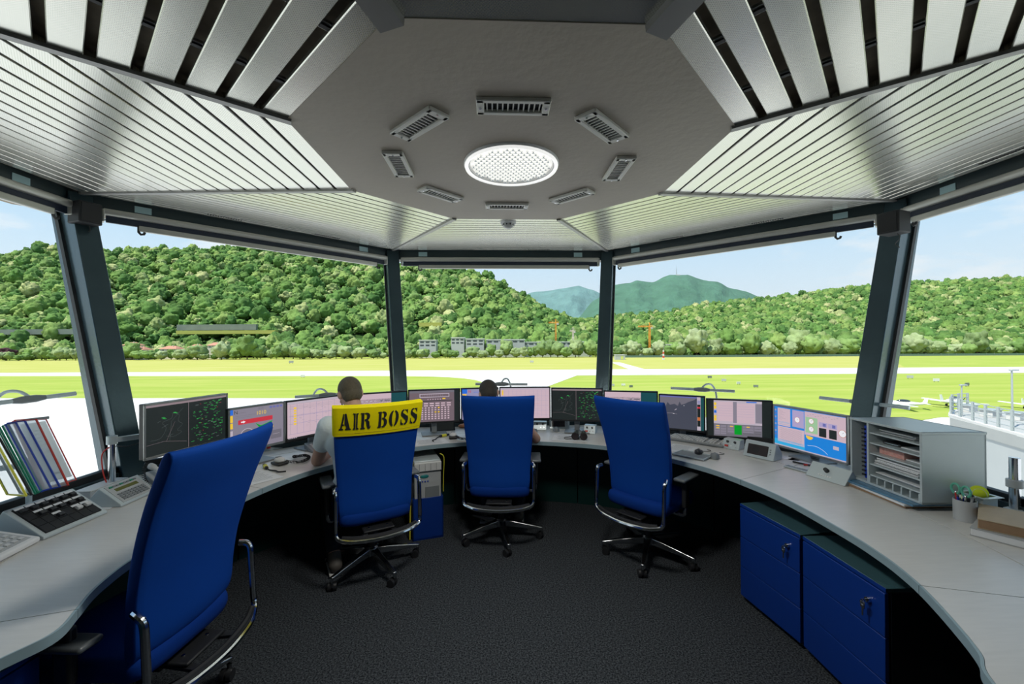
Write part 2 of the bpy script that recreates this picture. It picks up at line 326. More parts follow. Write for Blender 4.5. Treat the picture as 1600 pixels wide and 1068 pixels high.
# posts (mullions) on the octagon corners
def lerp(a, b, t): return a+(b-a)*t
def wall_a(z): return A_SILL+(A_HEAD-A_SILL)*(z-Z_SILL)/(Z_HEAD-Z_SILL)
for k in range(8):
    d = Vector(octa(1)[k]).normalized(); sd = Vector((-d.y, d.x)); R = 1/cos(radians(22.5))
    lo, hi = wall_a(.0)*R*0+wall_a(.55)*R, wall_a(2.70)*R
    b = MB()
    for (r0, r1, wd) in ((-.10, .17, .135),):
        V = []
        for (rr, z) in ((lo, .55), (hi, 2.70)):
            for (u, v) in ((r0, -wd/2), (r0, wd/2), (r1, wd/2), (r1, -wd/2)): V.append((*(d*(rr+u)+sd*v), z))
        b.add(V, [(0, 1, 2, 3), (7, 6, 5, 4), (0, 4, 5, 1), (1, 5, 6, 2), (2, 6, 7, 3), (3, 7, 4, 0)])
    o = tag(b.build('trim_post_%d' % (k+1), M['post'], bevel=.006, fix=True), kind='structure', label='dark steel window post leaning outward')
    b = MB()
    for s_ in (-1, 1):
        V = []
        for (rr, z) in ((lo, .70), (hi, 2.66)):
            for (u, v) in ((.045, .066*s_), (.045, .086*s_), (.085, .086*s_), (.085, .066*s_)): V.append((*(d*(rr+u)+sd*v), z))
        b.add(V, [(0, 1, 2, 3), (7, 6, 5, 4), (0, 4, 5, 1), (1, 5, 6, 2), (2, 6, 7, 3), (3, 7, 4, 0)])
    b.build('glazing_seal', M['rubber'], o, smooth=0, fix=True)
# windows: pane, sill, head beam
def wframe(k, a):
    p, q = Vector(octa(a)[k]), Vector(octa(a)[(k+1) % 8]); return p, q
for n_, k in enumerate((1, 2, 3, 4, 5)):
    root = tag(empty('window_%d' % (n_+1)), kind='structure', label='%s window pane of the tower cab leaning outward' % SIDE[k].replace('_', ' '))
    p, q = wframe(k, A_SILL); r, s_ = wframe(k, wall_a(2.64)); n2 = (p+q).normalized()*.012
    P = [(*p, Z_SILL), (*q, Z_SILL), (*s_, 2.64), (*r, 2.64)]; b = MB(); b.add(P, [(0, 1, 2, 3)]); b.build('pane', M['glass'], root, smooth=0)
    b = MB(); p, q = wframe(k, A_SILL-.03); p2, q2 = wframe(k, A_SILL+.16)
    b.prism([p, q, q2, p2], Z_SILL-.03, Z_SILL+.012); b.build('window_sill', M['beam'], root, bevel=.004, fix=True)
    b = MB(); p, q = wframe(k, A_SILL-.015); p2, q2 = wframe(k, A_SILL+.02); b.prism([p, q, q2, p2], Z_SILL+.0, Z_SILL+.05); b.build('glazing_bead', M['rubber'], root, bevel=.003, fix=True)
    b = MB(); p, q = wframe(k, A_OUT-.075); p2, q2 = wframe(k, A_OUT+.06); b.prism([p, q, q2, p2], 2.60, 2.725); b.build('head_beam', M['beam'], root, bevel=.005, fix=True)
    for s_ in (.14, .86):
        b = MB(); c = lerp(p, q, s_); t = (q-p).normalized(); nn = Vector((t.y, -t.x)); nn = -nn if nn.dot(c) > 0 else nn
        b.M = frame(None, (*(c+nn*.003), 2.662), atan2(t.y, t.x)); b.box((0, 0, 0), (.10, .004, .05)); b.build('sticker', M['sticker'], root, smooth=0)
# roller blinds under each head
for k in (1, 2, 3, 4, 5):
    side = SIDE[k].replace('_', ' ')
    p, q = wframe(k, 3.0); t = (q-p).normalized(); inn = -((p+q).normalized()); mid = (p+q)/2; ln = (q-p).length
    root = empty('roller_blind', (mid.x, mid.y, 2.50), atan2(t.y, t.x))
    # local x along the window, local y outward or inward
    yy = -1 if (Matrix.Rotation(atan2(t.y, t.x), 2).to_3x3() @ Vector((0, -1, 0))).xy.dot(inn) > 0 else 1   # +: towards room
    tag(root, 'rolled up roller blind with pale tube above the %s window' % side, 'blind', 'roller blinds above the windows')
    L2 = ln/2-.10
    b = MB(); b.cyl((-L2, 0, .085), (L2, 0, .085), .026, n=18); b.build('tube', M['rail'], root)
    b = MB(); b.box((0, .018, .038), (2*L2-.02, .02, .05)); b.build('rolled_fabric', M['blind'], root)
    b = MB(); sgn = 1
    b.box((-.10 if k > 3 else .04, 0, -.002), (2*L2-.30, .03, .042)); b.build('bottom_bar', M['rail'], root, bevel=.006)
    b = MB(); b.cyl((-L2+.0, .02, .03), (L2, .02, .03), .006, n=8); b.build('guide_rod', M['rail'], root)
    for s_ in (-1, 1):
        b = MB(); b.box((s_*(L2+.004), .005, .055), (.012, .07, .09)); b.build('bracket', M['rail'], root, bevel=.003)
        b = MB(); x = (-.10 if k > 3 else .04)+s_*(L2-.15)
        b.tube([(x, 0, .02), (x, 0, -.03), (x+.012, 0, -.045), (x+.03, 0, -.04), (x+.035, 0, -.025)], .009, 8); b.build('pull_hook', M['blackp'], root)
# speaker boxes under the posts' heads
for (px, py, d, lab) in ((133, 334, 2.92, 'black box speaker bracketed on the left window post under the beam'), (1396, 349, 2.90, 'black box speaker bracketed on the right window post under the beam')):
    c = dep(px, py, d); f = atan2(-c.x, c.y)
    root = empty('wall_speaker', c, f); tag(root, lab, 'speaker')
    b = MB(); b.box((0, 0, 0), (.13, .14, .15)); b.build('body', M['softblack'], root, bevel=.008)
    b = MB(); b.box((0, -.072, 0), (.105, .006, .125)); b.build('grille', M['softblack'], root, bevel=.002)
    b = MB(); b.box((0, .10, .03), (.04, .16, .03)); b.build('bracket', M['alu'], root)
    b = MB(); b.tube(catmull([(0.02, .0, -.07), (.03, .01, -.11), (0.0, .02, -.14), (.02, .03, -.17)], 5), .003, 6); b.build('cable', M['blackp'], root)
# ceiling vents
vents = [(802, 163, 'ceiling vent nearest the camera, above the round lamp'), (654, 192, 'slanted ceiling vent upper left of the round lamp'), (942, 196, 'slanted ceiling vent upper right of the round lamp'), (623, 255, 'ceiling vent directly left of the round lamp'), (966, 262, 'ceiling vent directly right of the round lamp'), (689, 302, 'ceiling vent lower left of the round lamp'), (893, 305, 'ceiling vent lower right of the round lamp'), (792, 320, 'ceiling vent farthest from the camera, before the smoke detector')]
lampc = at(799, 257, Z_IN)
for i, (px, py, lab) in enumerate(vents):
    c = at(px, py, Z_IN); d = c-lampc; ang = round((atan2(d.y, d.x)+pi/2)/(pi/4))*(pi/4)
    root = empty('ceiling_vent', (c.x, c.y, Z_IN), ang); tag(root, 'grey louvred '+lab, 'vent', 'air vents in the ceiling plate')
    W_, H_ = .245, .085
    b = MB()
    for (x, y, w_, h_) in ((0, -.035, W_, .018), (0, .035, W_, .018), (-.110, 0, .026, H_), (.110, 0, .026, H_)): b.box((x, y, -.007), (w_, h_, .014))
    b.build('frame', M['vent'], root, bevel=.003)
    b = MB(); b.box((0, 0, -.001), (.21, .06, .003)); b.build('backing', M['softblack'], root, smooth=0)
    for j in range(11):
        b = MB(); b.box((-.088+j*.0176, 0, -.0065), (.0045, .054, .004)); b.build('slat', M['vent'], root, smooth=0)
    for s_ in (-1, 1):
        b = MB(); b.cyl((s_*.110, 0, -.0145), (s_*.110, 0, -.017), .004, n=10); b.build('screw', M['chrome'], root)
# round recessed lamp
root = empty('ceiling_lamp', (lampc.x, lampc.y, Z_IN)); tag(root, 'round ceiling lamp with a prismatic glass lens and white rim', 'lamp')
n = 48; b = MB(); R_ = .205
prof = [(R_-.022, -.002), (R_-.018, -.012), (R_, -.014), (R_+.006, -.006), (R_+.006, .002), (R_-.022, .002)]
P = []; F = []
for r, z in prof: P += [(r*cos(2*pi*k/n), r*sin(2*pi*k/n), z) for k in range(n)]
for i in range(len(prof)): j = (i+1) % len(prof); F += [(i*n+k, i*n+(k+1) % n, j*n+(k+1) % n, j*n+k) for k in range(n)]
b.add(P, F); b.build('rim', M['white'], root, fix=True)
b = MB(); b.lathe([(R_-.010, -.0135), (R_-.004, -.0150)], 48); b.tube([((R_-.013)*cos(2*pi*k/48), (R_-.013)*sin(2*pi*k/48), -.0125) for k in range(49)], .006, 8) if False else None
b = MB(); b.tube([((R_-.006)*cos(2*pi*k/48), (R_-.006)*sin(2*pi*k/48), -.0128) for k in range(49)], (.0085), 8); b.build('diffuser_ring', mat('lit_diffuser_ring', (.8, .8, .8), .3, 0, 0, emit=(1, 1, .97), es=.75), root)
lens = mat('lamp_lens', (.7, .72, .7), .15, .0, 0, emit=(1.0, .98, .92), es=.62)
lens2 = mat('lamp_prism', (.18, .24, .27), .1, .3, 0, emit=(.6, .8, 1), es=.04)
b = MB(); b.cyl((0, 0, -.0005), (0, 0, .0), R_-.02, n=48); b.build('lens', lens, root, smooth=0)
b = MB(); s_ = .024
for i in range(-9, 10):
    for j in range(-9, 10):
        x = i*s_+(j % 2)*s_/2; y = j*s_*.87
        if hypot(x, y) < R_-.032:
            b.lathe([(.010, 0), (.0075, -.007), (.0015, -.0095)], 6, (x, y, -.0042), mi=0); b.box((x, y-.002, -.0150), (.0034, .013, .0014), mi=1); b.box((x, y+.004, -.0150), (.012, .0028, .0014), mi=1)
b.build('prisms', [lens, lens2], root, kind='stuff', smooth=0)
ld = bpy.data.lights.new('lamp_fill', 'AREA'); ld.shape = 'DISK'; ld.size = .36; ld.energy = FILL_W; ld.color = (1, .97, .9)  # unseen disk below the lens, added as room fill beyond the lamp's glow
lo = bpy.data.objects.new('lamp_fill', ld); COL.objects.link(lo); lo.parent = root; lo.location = (0, 0, -.03)
# smoke detector
c = at(794, 348, 2.405)
root = empty('smoke_detector', (c.x, c.y, zc(c.y))); tag(root, 'white round smoke detector on the planks behind the far vent', 'detector')
b = MB(); b.lathe([(.052, .002), (.052, -.012), (.046, -.020)], 24); b.build('base', M['white'], root)
b = MB(); b.lathe([(.040, -.020), (.036, -.032), (.02, -.045), (.005, -.048)], 24); b.build('dome', M['cream'], root)
b = MB()
for i in range(10): a = 2*pi*i/10; b.M = Matrix.Rotation(a, 4, 'Z'); b.box((.036, 0, -.026), (.010, .006, .009))
b.build('slots', M['blackp'], root)
# ================================================================== OUTSIDE
GZ = -13.4; HAZE = 4.5e-5; EYE = CAM.z-GZ
def gat(px, py, z=None): return at(px, py, GZ if z is None else z)
def inst_mat(name, cols, rough=.9, noise_s=.35, bump=1.2):
    m = bpy.data.materials.new(name); m.use_nodes = True; n = m.node_tree.nodes; l = m.node_tree.links; b = n['Principled BSDF']; b.inputs['Roughness'].default_value = rough; b.inputs['Specular IOR Level'].default_value = .15
    oi = n.new('ShaderNodeObjectInfo'); r = n.new('ShaderNodeValToRGB'); l.new(oi.outputs['Random'], r.inputs[0]); e = r.color_ramp.elements
    e[0].color = (*cols[0], 1); e[1].color = (*cols[-1], 1)
    for i, c in enumerate(cols[1:-1]): q = e.new((i+1)/(len(cols)-1)); q.color = (*c, 1)
    tc = n.new('ShaderNodeTexCoord'); z = n.new('ShaderNodeTexNoise'); z.inputs['Scale'].default_value = noise_s*3.2; z.inputs['Detail'].default_value = 5; z.inputs['Roughness'].default_value = .7; l.new(tc.outputs['Object'], z.inputs['Vector'])
    v = n.new('ShaderNodeMapRange'); v.inputs[1].default_value = .3; v.inputs[2].default_value = .7; v.inputs[3].default_value = .55; v.inputs[4].default_value = 1.35; l.new(z.outputs['Fac'], v.inputs[0])
    h = n.new('ShaderNodeHueSaturation'); l.new(r.outputs[0], h.inputs['Color']); l.new(v.outputs[0], h.inputs['Value']); l.new(h.outputs[0], b.inputs['Base Color'])
    bp = n.new('ShaderNodeBump'); bp.inputs['Strength'].default_value = bump; bp.inputs['Distance'].default_value = 1.2; l.new(z.outputs['Fac'], bp.inputs['Height']); l.new(bp.outputs[0], b.inputs['Normal']); return m
FOL = inst_mat('foliage', [(.05, .12, .03), (.09, .185, .045), (.15, .255, .06), (.065, .15, .038), (.23, .32, .09), (.10, .21, .05), (.40, .42, .19)])
FOLP = inst_mat('pale_foliage', [(.13, .22, .06), (.19, .29, .09), (.30, .36, .19), (.10, .19, .045)])
FOLD = inst_mat('purple_foliage', [(.05, .02, .03), (.06, .025, .03)])
BARK = mat('bark', (.10, .07, .045), .9, 0, .3, 3)
GRASS = mat('mown_grass', (.30, .44, .045), .95, 0, 0, coord='Object', col2=(.46, .50, .09), spec=.1)
def grass_nodes(m, c1, c2, c3, sc_):
    n = m.node_tree.nodes; l = m.node_tree.links; b = n['Principled BSDF']; tc = n.new('ShaderNodeTexCoord'); mp = n.new('ShaderNodeMapping'); mp.inputs['Scale'].default_value = (.006, .05, 1); l.new(tc.outputs['Object'], mp.inputs[0])
    z = n.new('ShaderNodeTexNoise'); z.inputs['Scale'].default_value = sc_; z.inputs['Detail'].default_value = 8; z.inputs['Roughness'].default_value = .65; l.new(mp.outputs[0], z.inputs['Vector'])
    r = n.new('ShaderNodeValToRGB'); l.new(z.outputs['Fac'], r.inputs[0]); e = r.color_ramp.elements; e[0].position = .3; e[0].color = (*c1, 1); e[1].position = .7; e[1].color = (*c3, 1); q = e.new(.5); q.color = (*c2, 1); l.new(r.outputs[0], b.inputs['Base Color']); return m
grass_nodes(GRASS, (.235, .315, .045), (.29, .36, .065), (.36, .385, .10), 3)
GRASSF = grass_nodes(mat('dry_grass', (.4, .4, .1), .95, 0, 0, spec=.1), (.33, .355, .075), (.38, .385, .10), (.44, .42, .15), 3)
CONC = mat('pale_concrete', (.60, .59, .57), .9, 0, .05, .2, spec=.2)
b = MB(); b.lathe([(9000, -1), (9000, 0)], 96); o = b.build('meadow', GRASS, smooth=0); o.location = (0, 0, GZ-.02); tag(o, kind='structure', label='green airfield grass around the runway')
def slab(name, pxs, m, z, kind='structure', lab=None, th=.3):
    P = [gat(*p) for p in pxs]; b = MB(); b.prism([(p.x, p.y) for p in P], GZ+z-th, GZ+z); o = b.build(name, m, smooth=0, fix=True); tag(o, kind=kind, label=lab); return o
def camxy(r, f): p = CAM+_R0*r+_F0*f; return (p.x, p.y)
def slab2(name, pts, m, z, lab): b = MB(); b.prism([camxy(*p) for p in pts], GZ+z-.3, GZ+z); o = b.build(name, m, smooth=0, fix=True); tag(o, kind='structure', label=lab); return o
D_ = lambda y: FPX*EYE/(y-537.5)
slab2('far_meadow', [(-2500, D_(577.5)), (-2500, 470), (420, 470), (230, D_(577.5))], GRASSF, .04, 'dry yellowish grass strip beyond the runway')
slab2('runway', [(-2500, D_(587)), (-2500, D_(578)), (2500, D_(578)), (2500, D_(587))], CONC, .10, 'white sunlit runway across the view')
slab2('apron', [(-400, -120), (-400, D_(586)), (D_(586)*.16*1, D_(586)), (D_(604)*.085, D_(604)), (D_(640)*.2, D_(640)), (D_(652)*.9, D_(652)), (300, D_(652)), (400, -120)], CONC, .06, 'white sunlit concrete apron below the tower')
slab('near_meadow_left', [(-900, 587.5), (620, 587.5), (670, 588.2), (700, 589.3), (725, 591.2), (742, 593.6), (752, 596.5), (756, 600), (753, 604), (742, 608), (715, 613), (660, 618), (560, 622), (-1100, 622)][::-1], GRASS, .12, lab='mown grass field between runway and apron on the left')
slab('near_meadow_right', [(2400, 590.5), (1000, 588.3), (950, 588.9), (920, 590.3), (895, 592.8), (877, 596), (866, 600), (862, 604.5), (868, 611), (885, 620), (920, 632), (980, 642), (1150, 656), (1300, 660), (1440, 657), (1470, 652), (1900, 655)], GRASS, .12, lab='mown grass field between runway and apron on the right')
slab('service_path', [(968, 566), (1010, 577.5), (985, 577.5), (955, 566)], CONC, .14, lab='pale path from the hut to the runway')
# ---- trees
def crown_mesh(name, seed, m, h=1.0, lobes=26, sub=4, flat=.9):
    R = random.Random(seed); b = bmesh.new(); bmesh.ops.create_icosphere(b, subdivisions=sub, radius=1)
    Lb = []
    for _ in range(lobes):
        a = R.uniform(0, 2*pi); z = R.uniform(-.35, 1); q = sqrt(max(0, 1-z*z)); Lb.append((Vector((q*cos(a), q*sin(a), z)), R.uniform(.20, .42), R.uniform(.16, .36)))
    off = Vector((seed*3.1, seed*1.7, 0))
    for v in b.verts:
        n = v.co.normalized(); r = .74
        for c, w_, hh in Lb: d = (n-c).length; r = max(r, .74+hh*max(0, 1-(d/w_)**2)**.5)
        r += .10*noise.noise(n*5+off)+.10*noise.noise(n*12+off); v.co = Vector((n.x*r*.5, n.y*r*.5, (n.z*r*.5*flat*h+.52*h)))
    k = len(b.verts)
    for q in range(6): pass
    me = bpy.data.meshes.new(name); b.to_mesh(me); b.free(); me.materials.append(m); me.materials.append(BARK)
    # trunk
    vs = [tuple(v.co) for v in me.vertices]; fs = [tuple(p.vertices) for p in me.polygons]; t = MB(); t.v = vs; t.f = fs; t.m = [0]*len(fs)
    t.cyl((0, 0, -.06), (0, 0, .35*h), .035, .02, 6, mi=1); me2 = bpy.data.meshes.new(name); me2.from_pydata(t.v, [], t.f); me2.materials.append(m); me2.materials.append(BARK); me2.polygons.foreach_set('material_index', t.m); me2.shade_smooth(); bpy.data.meshes.remove(me); return me2
CR = [crown_mesh('tree', s_, FOL, h_) for s_, h_ in ((1, 1.0), (2, 1.15), (3, .9), (4, 1.3), (5, 1.0))]
CP = [crown_mesh('tree', s_, FOLP, h_) for s_, h_ in ((11, 1.15), (12, .85), (13, 1.5), (14, 1.0))]
ZONES = [(60, 'at the left picture edge'), (145, 'left of the leftmost post'), (260, 'just right of the leftmost post'), (350, 'by the red roofed houses'), (450, 'right of the red roofed houses'), (540, 'above the man in white'), (632, 'left of the second post'), (720, 'right of the second post'), (800, 'before the low buildings'), (880, 'before the long grey hall'), (945, 'left of the third post'), (1020, 'by the grey hut'), (1120, 'by the striped mast'), (1230, 'below the right mountain flank'), (1340, 'left of the right post'), (1440, 'behind the right post'), (1530, 'right of the right post'), (9999, 'at the right picture edge')]
def where(x, y):
    r = Vector((x, y, 0))-CAM; px = 800+FPX*r.dot(_R0)/r.dot(_F0); return next(t for a, t in ZONES if px < a)
def sized(s_, a, b_): return 'low' if s_ < a else ('tall' if s_ > b_ else 'middling')
def tree(me, x, y, z, s_, lab, grp, sz=None):
    o = bpy.data.objects.new('tree', me); COL.objects.link(o); o.location = (x, y, z); o.rotation_euler = (0, 0, random.uniform(0, 6.3)); o.scale = (s_, s_, sz or s_); tag(o, lab, 'tree', grp); return o
def gdir(px, D): # ground point in the direction of image column px at forward distance D
    r = (px-800)/FPX*D; p = CAM+_R0*r+_F0*D; return p.x, p.y
# near rows along the far side of the airfield
R = random.Random(21)
def in_bld(px): return False
n = 150
for i in range(n):       # front row: pale willowy trees and bushes
    px = -40+1690*(i+R.uniform(-.35, .35))/n; D = R.uniform(446, 462); x, y = gdir(px, D)
    hgt = R.choice([8, 9, 11, 12, 14, 16])*(1.0 if px < 960 else 1.15)
    k_ = R.randrange(4); hh_ = hgt*R.uniform(1.0, 1.35); tree(CP[k_], x, y, GZ-.12*hgt, hh_, '%s %s pale green tree in the front row %s' % (sized(hh_, 11, 16), ('bushy', 'squat', 'narrow', 'round')[k_], where(x, y)), 'front tree row beyond the runway')
for i in range(110):
    px = -40+1690*(i+R.uniform(-.4, .4))/110; D = R.uniform(478, 520)
    if 655 < px < 960 and R.random() < .75: continue
    if 190 < px < 280 and R.random() < .7: continue
    x, y = gdir(px, D); k_ = R.randrange(5); hh_ = R.uniform(13, 22)*(.8 if px < 640 else 1); tree(CR[k_], x, y, GZ-.4, hh_, '%s %s green tree behind the front row %s' % (sized(hh_, 14, 18), ('round', 'oval', 'flat', 'slender', 'lumpy')[k_], where(x, y)), 'second tree row beyond the runway')
x, y = gdir(10, 470); o = tree(crown_mesh('tree', 30, FOLD, .8), x, y, GZ, 19, 'dark purple leaved tree at the left edge behind the front row', None)
# ---- hills: height by direction (image column) and distance
def interp(T, x):
    if x <= T[0][0]: return T[0][1]
    for (x0, y0), (x1, y1) in zip(T, T[1:]):
        if x <= x1: t = (x-x0)/(x1-x0); t = t*t*(3-2*t)*.5+t*.5; return y0+(y1-y0)*t
    return T[-1][1]
SIL_L = [(-1500, 420), (-400, 400), (-60, 410), (0, 402), (50, 390), (100, 390), (190, 398), (230, 395), (340, 390), (420, 392), (520, 402), (610, 412), (680, 424), (740, 430), (790, 454), (830, 478), (865, 498), (905, 516), (960, 530), (1050, 536)]
SIL_R = [(640, 533), (800, 520), (870, 508), (960, 503), (1040, 498), (1090, 486), (1180, 478), (1230, 472), (1300, 462), (1370, 455), (1440, 452), (1520, 449), (1600, 446), (1800, 440), (2600, 430), (4000, 450)]
HILLM = mat('forest_floor', (.035, .075, .02), .95, 0, .4, .03, spec=.05)
def hill(name, sil, D0, D1, x0, x1, nx, m, lab, back=1.5, kind='structure', rough=5.0, y0=552, mid=None):
    P = []; F = []; nd = 26; tab = {}
    def height(px, D):
        t = (D-D0)/(D1-D0); ys = interp(sil, px); top = EYE*-1+0+EYE+ (537.5-ys)/FPX*D1  # height over the eye
        if t <= 1: z = -EYE+(top+EYE)*(t**.85 if mid is None else mid(t))
        else: z = top-(t-1)*top*.3
        return CAM.z+z+noise.noise(Vector((px*.012, D*.008, 3)))*rough*min(1, max(0, t)*3)
    for j in range(nd+1):
        t = back*j/nd; D = D0+(D1-D0)*t
        for i in range(nx+1):
            px = x0+(x1-x0)*i/nx; x, y = gdir(px, D); P.append((x, y, height(px, D)))
    for j in range(nd):
        for i in range(nx): a = j*(nx+1)+i; F.append((a, a+1, a+nx+2, a+nx+1))
    b = MB(); b.v = P; b.f = F; b.m = [0]*len(F); o = b.build(name, m, smooth=180); tag(o, kind=kind, label=lab); return height
HL = hill('hill_left', SIL_L, 545, 1150, -1500, 1040, 150, HILLM, 'steep wooded hill on the left', mid=lambda t: .05*min(1, t*8)+.95*max(0, t-.04)**1.0/.96)
HRt = hill('hill_right', SIL_R, 560, 1700, 700, 4000, 150, HILLM, 'long wooded slope on the right', mid=lambda t: t**1.15)
# forest: everything beyond the singly built trees, instanced as one mass per hill
src = bpy.data.collections.new('forest_sources')
for i, me in enumerate([crown_mesh('crown', 40+i, FOL, h_, 24, 4) for i, h_ in enumerate((1.0, .85, 1.25, 1.05, .95, 1.4))]): o = bpy.data.objects.new('crown_source', me); src.objects.link(o)
def forest(name, pts, lab):
    me = bpy.data.meshes.new(name); me.from_pydata([p[:3] for p in pts], [], []); at_ = me.attributes.new('size', 'FLOAT', 'POINT'); at_.data.foreach_set('value', [p[3] for p in pts])
    o = bpy.data.objects.new(name, me); COL.objects.link(o); tag(o, lab, 'trees', kind='stuff')
    g = bpy.data.node_groups.new(name, 'GeometryNodeTree'); g.interface.new_socket('Geometry', in_out='INPUT', socket_type='NodeSocketGeometry'); g.interface.new_socket('Geometry', in_out='OUTPUT', socket_type='NodeSocketGeometry')
    n = g.nodes; l = g.links; gi = n.new('NodeGroupInput'); go = n.new('NodeGroupOutput'); ci = n.new('GeometryNodeCollectionInfo'); ci.inputs['Collection'].default_value = src; ci.inputs['Separate Children'].default_value = True; ci.inputs['Reset Children'].default_value = True
    mp_ = n.new('GeometryNodeMeshToPoints'); ip = n.new('GeometryNodeInstanceOnPoints'); ip.inputs['Pick Instance'].default_value = True
    rv = n.new('FunctionNodeRandomValue'); rv.data_type = 'FLOAT_VECTOR'; rv.inputs[0].default_value = (-.12, -.12, 0); rv.inputs[1].default_value = (.12, .12, 6.28)
    na = n.new('GeometryNodeInputNamedAttribute'); na.data_type = 'FLOAT'; na.inputs['Name'].default_value = 'size'
    l.new(gi.outputs[0], mp_.inputs[0]); l.new(mp_.outputs[0], ip.inputs['Points']); l.new(ci.outputs[0], ip.inputs['Instance']); l.new(rv.outputs[0], ip.inputs['Rotation']); l.new(na.outputs[0], ip.inputs['Scale']); l.new(ip.outputs[0], go.inputs[0])
    md = o.modifiers.new('forest', 'NODES'); md.node_group = g; return o
R = random.Random(5); pts = []; used = 0
for _ in range(9000):
    px = R.uniform(-700, 990); t = R.random()**.9; D = 548+(1190-548)*t
    if -60 < px < 600 and t < .07 and R.random() < .6: continue      # clearing with road and meadow
    if HL(px, D)-GZ < 1 and D > 560: continue
    if px > 850 and HL(px, 1150) < CAM.z+6: continue
    x, y = gdir(px, D); s_ = R.choice((R.uniform(8, 13), R.uniform(10, 18), R.uniform(15, 25))); z = HL(px, D)
    if used < 40 and 0 < px < 900 and D < 640 and t > .1:
        used += 1; k_ = R.randrange(5); tree(CR[k_], x, y, z-1.5, s_*1.1, '%s %s tree low on the left hill %s' % (sized(s_, 12, 17), ('round', 'oval', 'flat', 'slender', 'lumpy')[k_], where(x, y)), 'trees at the foot of the left hill'); continue
    pts.append((x, y, z-1.5, s_*1.15))
forest('hillside_forest', pts, 'dense mixed forest covering the steep left hill')
pts = []
for _ in range(9500):
    px = R.uniform(880, 2000) if R.random() < .93 else R.uniform(760, 900); t = R.random()**.8; D = 560+(1740-560)*t
    if HRt(px, D)-GZ < .5 and t > .2: continue
    x, y = gdir(px, D); s_ = R.uniform(11, 20)*(1+.5*t); pts.append((x, y, HRt(px, D)-1.5, s_))
forest('slope_forest', pts, 'dense forest on the long right slope')
pts = []
for _ in range(1500):
    px = R.uniform(-60, 1660); D = R.uniform(520, 600)
    if px < 560 and D > 545: continue
    x, y = gdir(px, D); pts.append((x, y, GZ+(0 if D < 560 else 2)-1, R.uniform(15, 26)*(.75 if px < 420 else 1)))
for q_ in range(16): x, y = gdir(275+q_*11+R.uniform(-4, 4), R.uniform(556, 566)); pts.append((x, y, GZ-1, R.uniform(17, 24)))
forest('valley_wood', pts, 'band of woodland on the valley floor before the hills')
# distant mountains: air haze is partly painted into their base colours
def peaks(sil, D0, D1, x0, x1, name, lab, col, col2):
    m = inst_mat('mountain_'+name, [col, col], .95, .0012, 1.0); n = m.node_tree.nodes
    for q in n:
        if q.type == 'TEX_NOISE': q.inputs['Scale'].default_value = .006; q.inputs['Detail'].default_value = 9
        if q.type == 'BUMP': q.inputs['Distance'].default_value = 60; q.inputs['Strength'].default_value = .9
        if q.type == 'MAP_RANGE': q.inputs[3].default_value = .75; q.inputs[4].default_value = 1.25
    P = []; F = []; nx, nd = 160, 40
    for j in range(nd+1):
        t = 1.25*j/nd; D = D0+(D1-D0)*t
        for i in range(nx+1):
            px = x0+(x1-x0)*i/nx; x, y = gdir(px, D); top = (537.5-interp(sil, px))/FPX*D1; tt = min(t, 1); rid = noise.fractal(Vector((px*.02, D*.0016, 7)), 1.0, 2.0, 5)
            z = top*(tt**1.1)-(t > 1)*(t-1)*top*.6+rid*.10*top*min(1, 4*max(0, tt*(1.0-tt*.93)))
            P.append((x, y, CAM.z+z-20*(1-tt)))
    for j in range(nd):
        for i in range(nx): a = j*(nx+1)+i; F.append((a, a+1, a+nx+2, a+nx+1))
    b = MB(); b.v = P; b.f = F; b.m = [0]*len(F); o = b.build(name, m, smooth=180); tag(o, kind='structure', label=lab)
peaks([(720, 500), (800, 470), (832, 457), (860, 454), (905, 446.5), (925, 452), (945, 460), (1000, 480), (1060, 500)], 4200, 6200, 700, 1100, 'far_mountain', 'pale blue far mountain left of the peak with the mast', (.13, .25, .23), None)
peaks([(900, 500), (930, 470), (958, 447), (985, 443), (995, 440), (1020, 441), (1048, 430.5), (1075, 432), (1100, 440), (1120, 443), (1140, 452), (1165, 456), (1190, 466), (1240, 480), (1330, 500)], 3000, 4600, 900, 1400, 'peak_mountain', 'green blue mountain with a mast on its rounded top', (.075, .18, .11), None)
x, y = gdir(1058, 4600); o = empty('summit_mast', (x, y, CAM.z+(537.5-431)/FPX*4600)); tag(o, 'thin mast on the top of the distant mountain', 'mast'); b = MB(); b.cyl((0, 0, -30), (0, 0, 60), 4, 2.5, 8); b.cyl((0, 0, 60), (0, 0, 100), 2, .8, 8); b.build('mast_pole', M['hip'], o)
b = MB(); b.box((14, 0, -2), (40, 20, 14)); b.build('summit_building', CONC, o)
# haze in the valley air before the mountains
hz = bpy.data.materials.new('valley_haze'); hz.use_nodes = True; hn = hz.node_tree.nodes; hn.clear(); ho = hn.new('ShaderNodeOutputMaterial'); hv = hn.new('ShaderNodeVolumeScatter'); hv.inputs['Color'].default_value = (.78, .9, 1, 1); hv.inputs['Density'].default_value = HAZE; hv.inputs['Anisotropy'].default_value = .5; hz.node_tree.links.new(hv.outputs[0], ho.inputs['Volume'])
b = MB(); q_ = [camxy(-3500, 1500), camxy(4500, 1500), camxy(6500, 8500), camxy(-5500, 8500)]; b.prism(q_, GZ-40, 900); o = b.build('air_haze', hz, smooth=0, fix=True); tag(o, 'thin bluish haze hanging in the valley before the mountains', 'haze', kind='stuff')
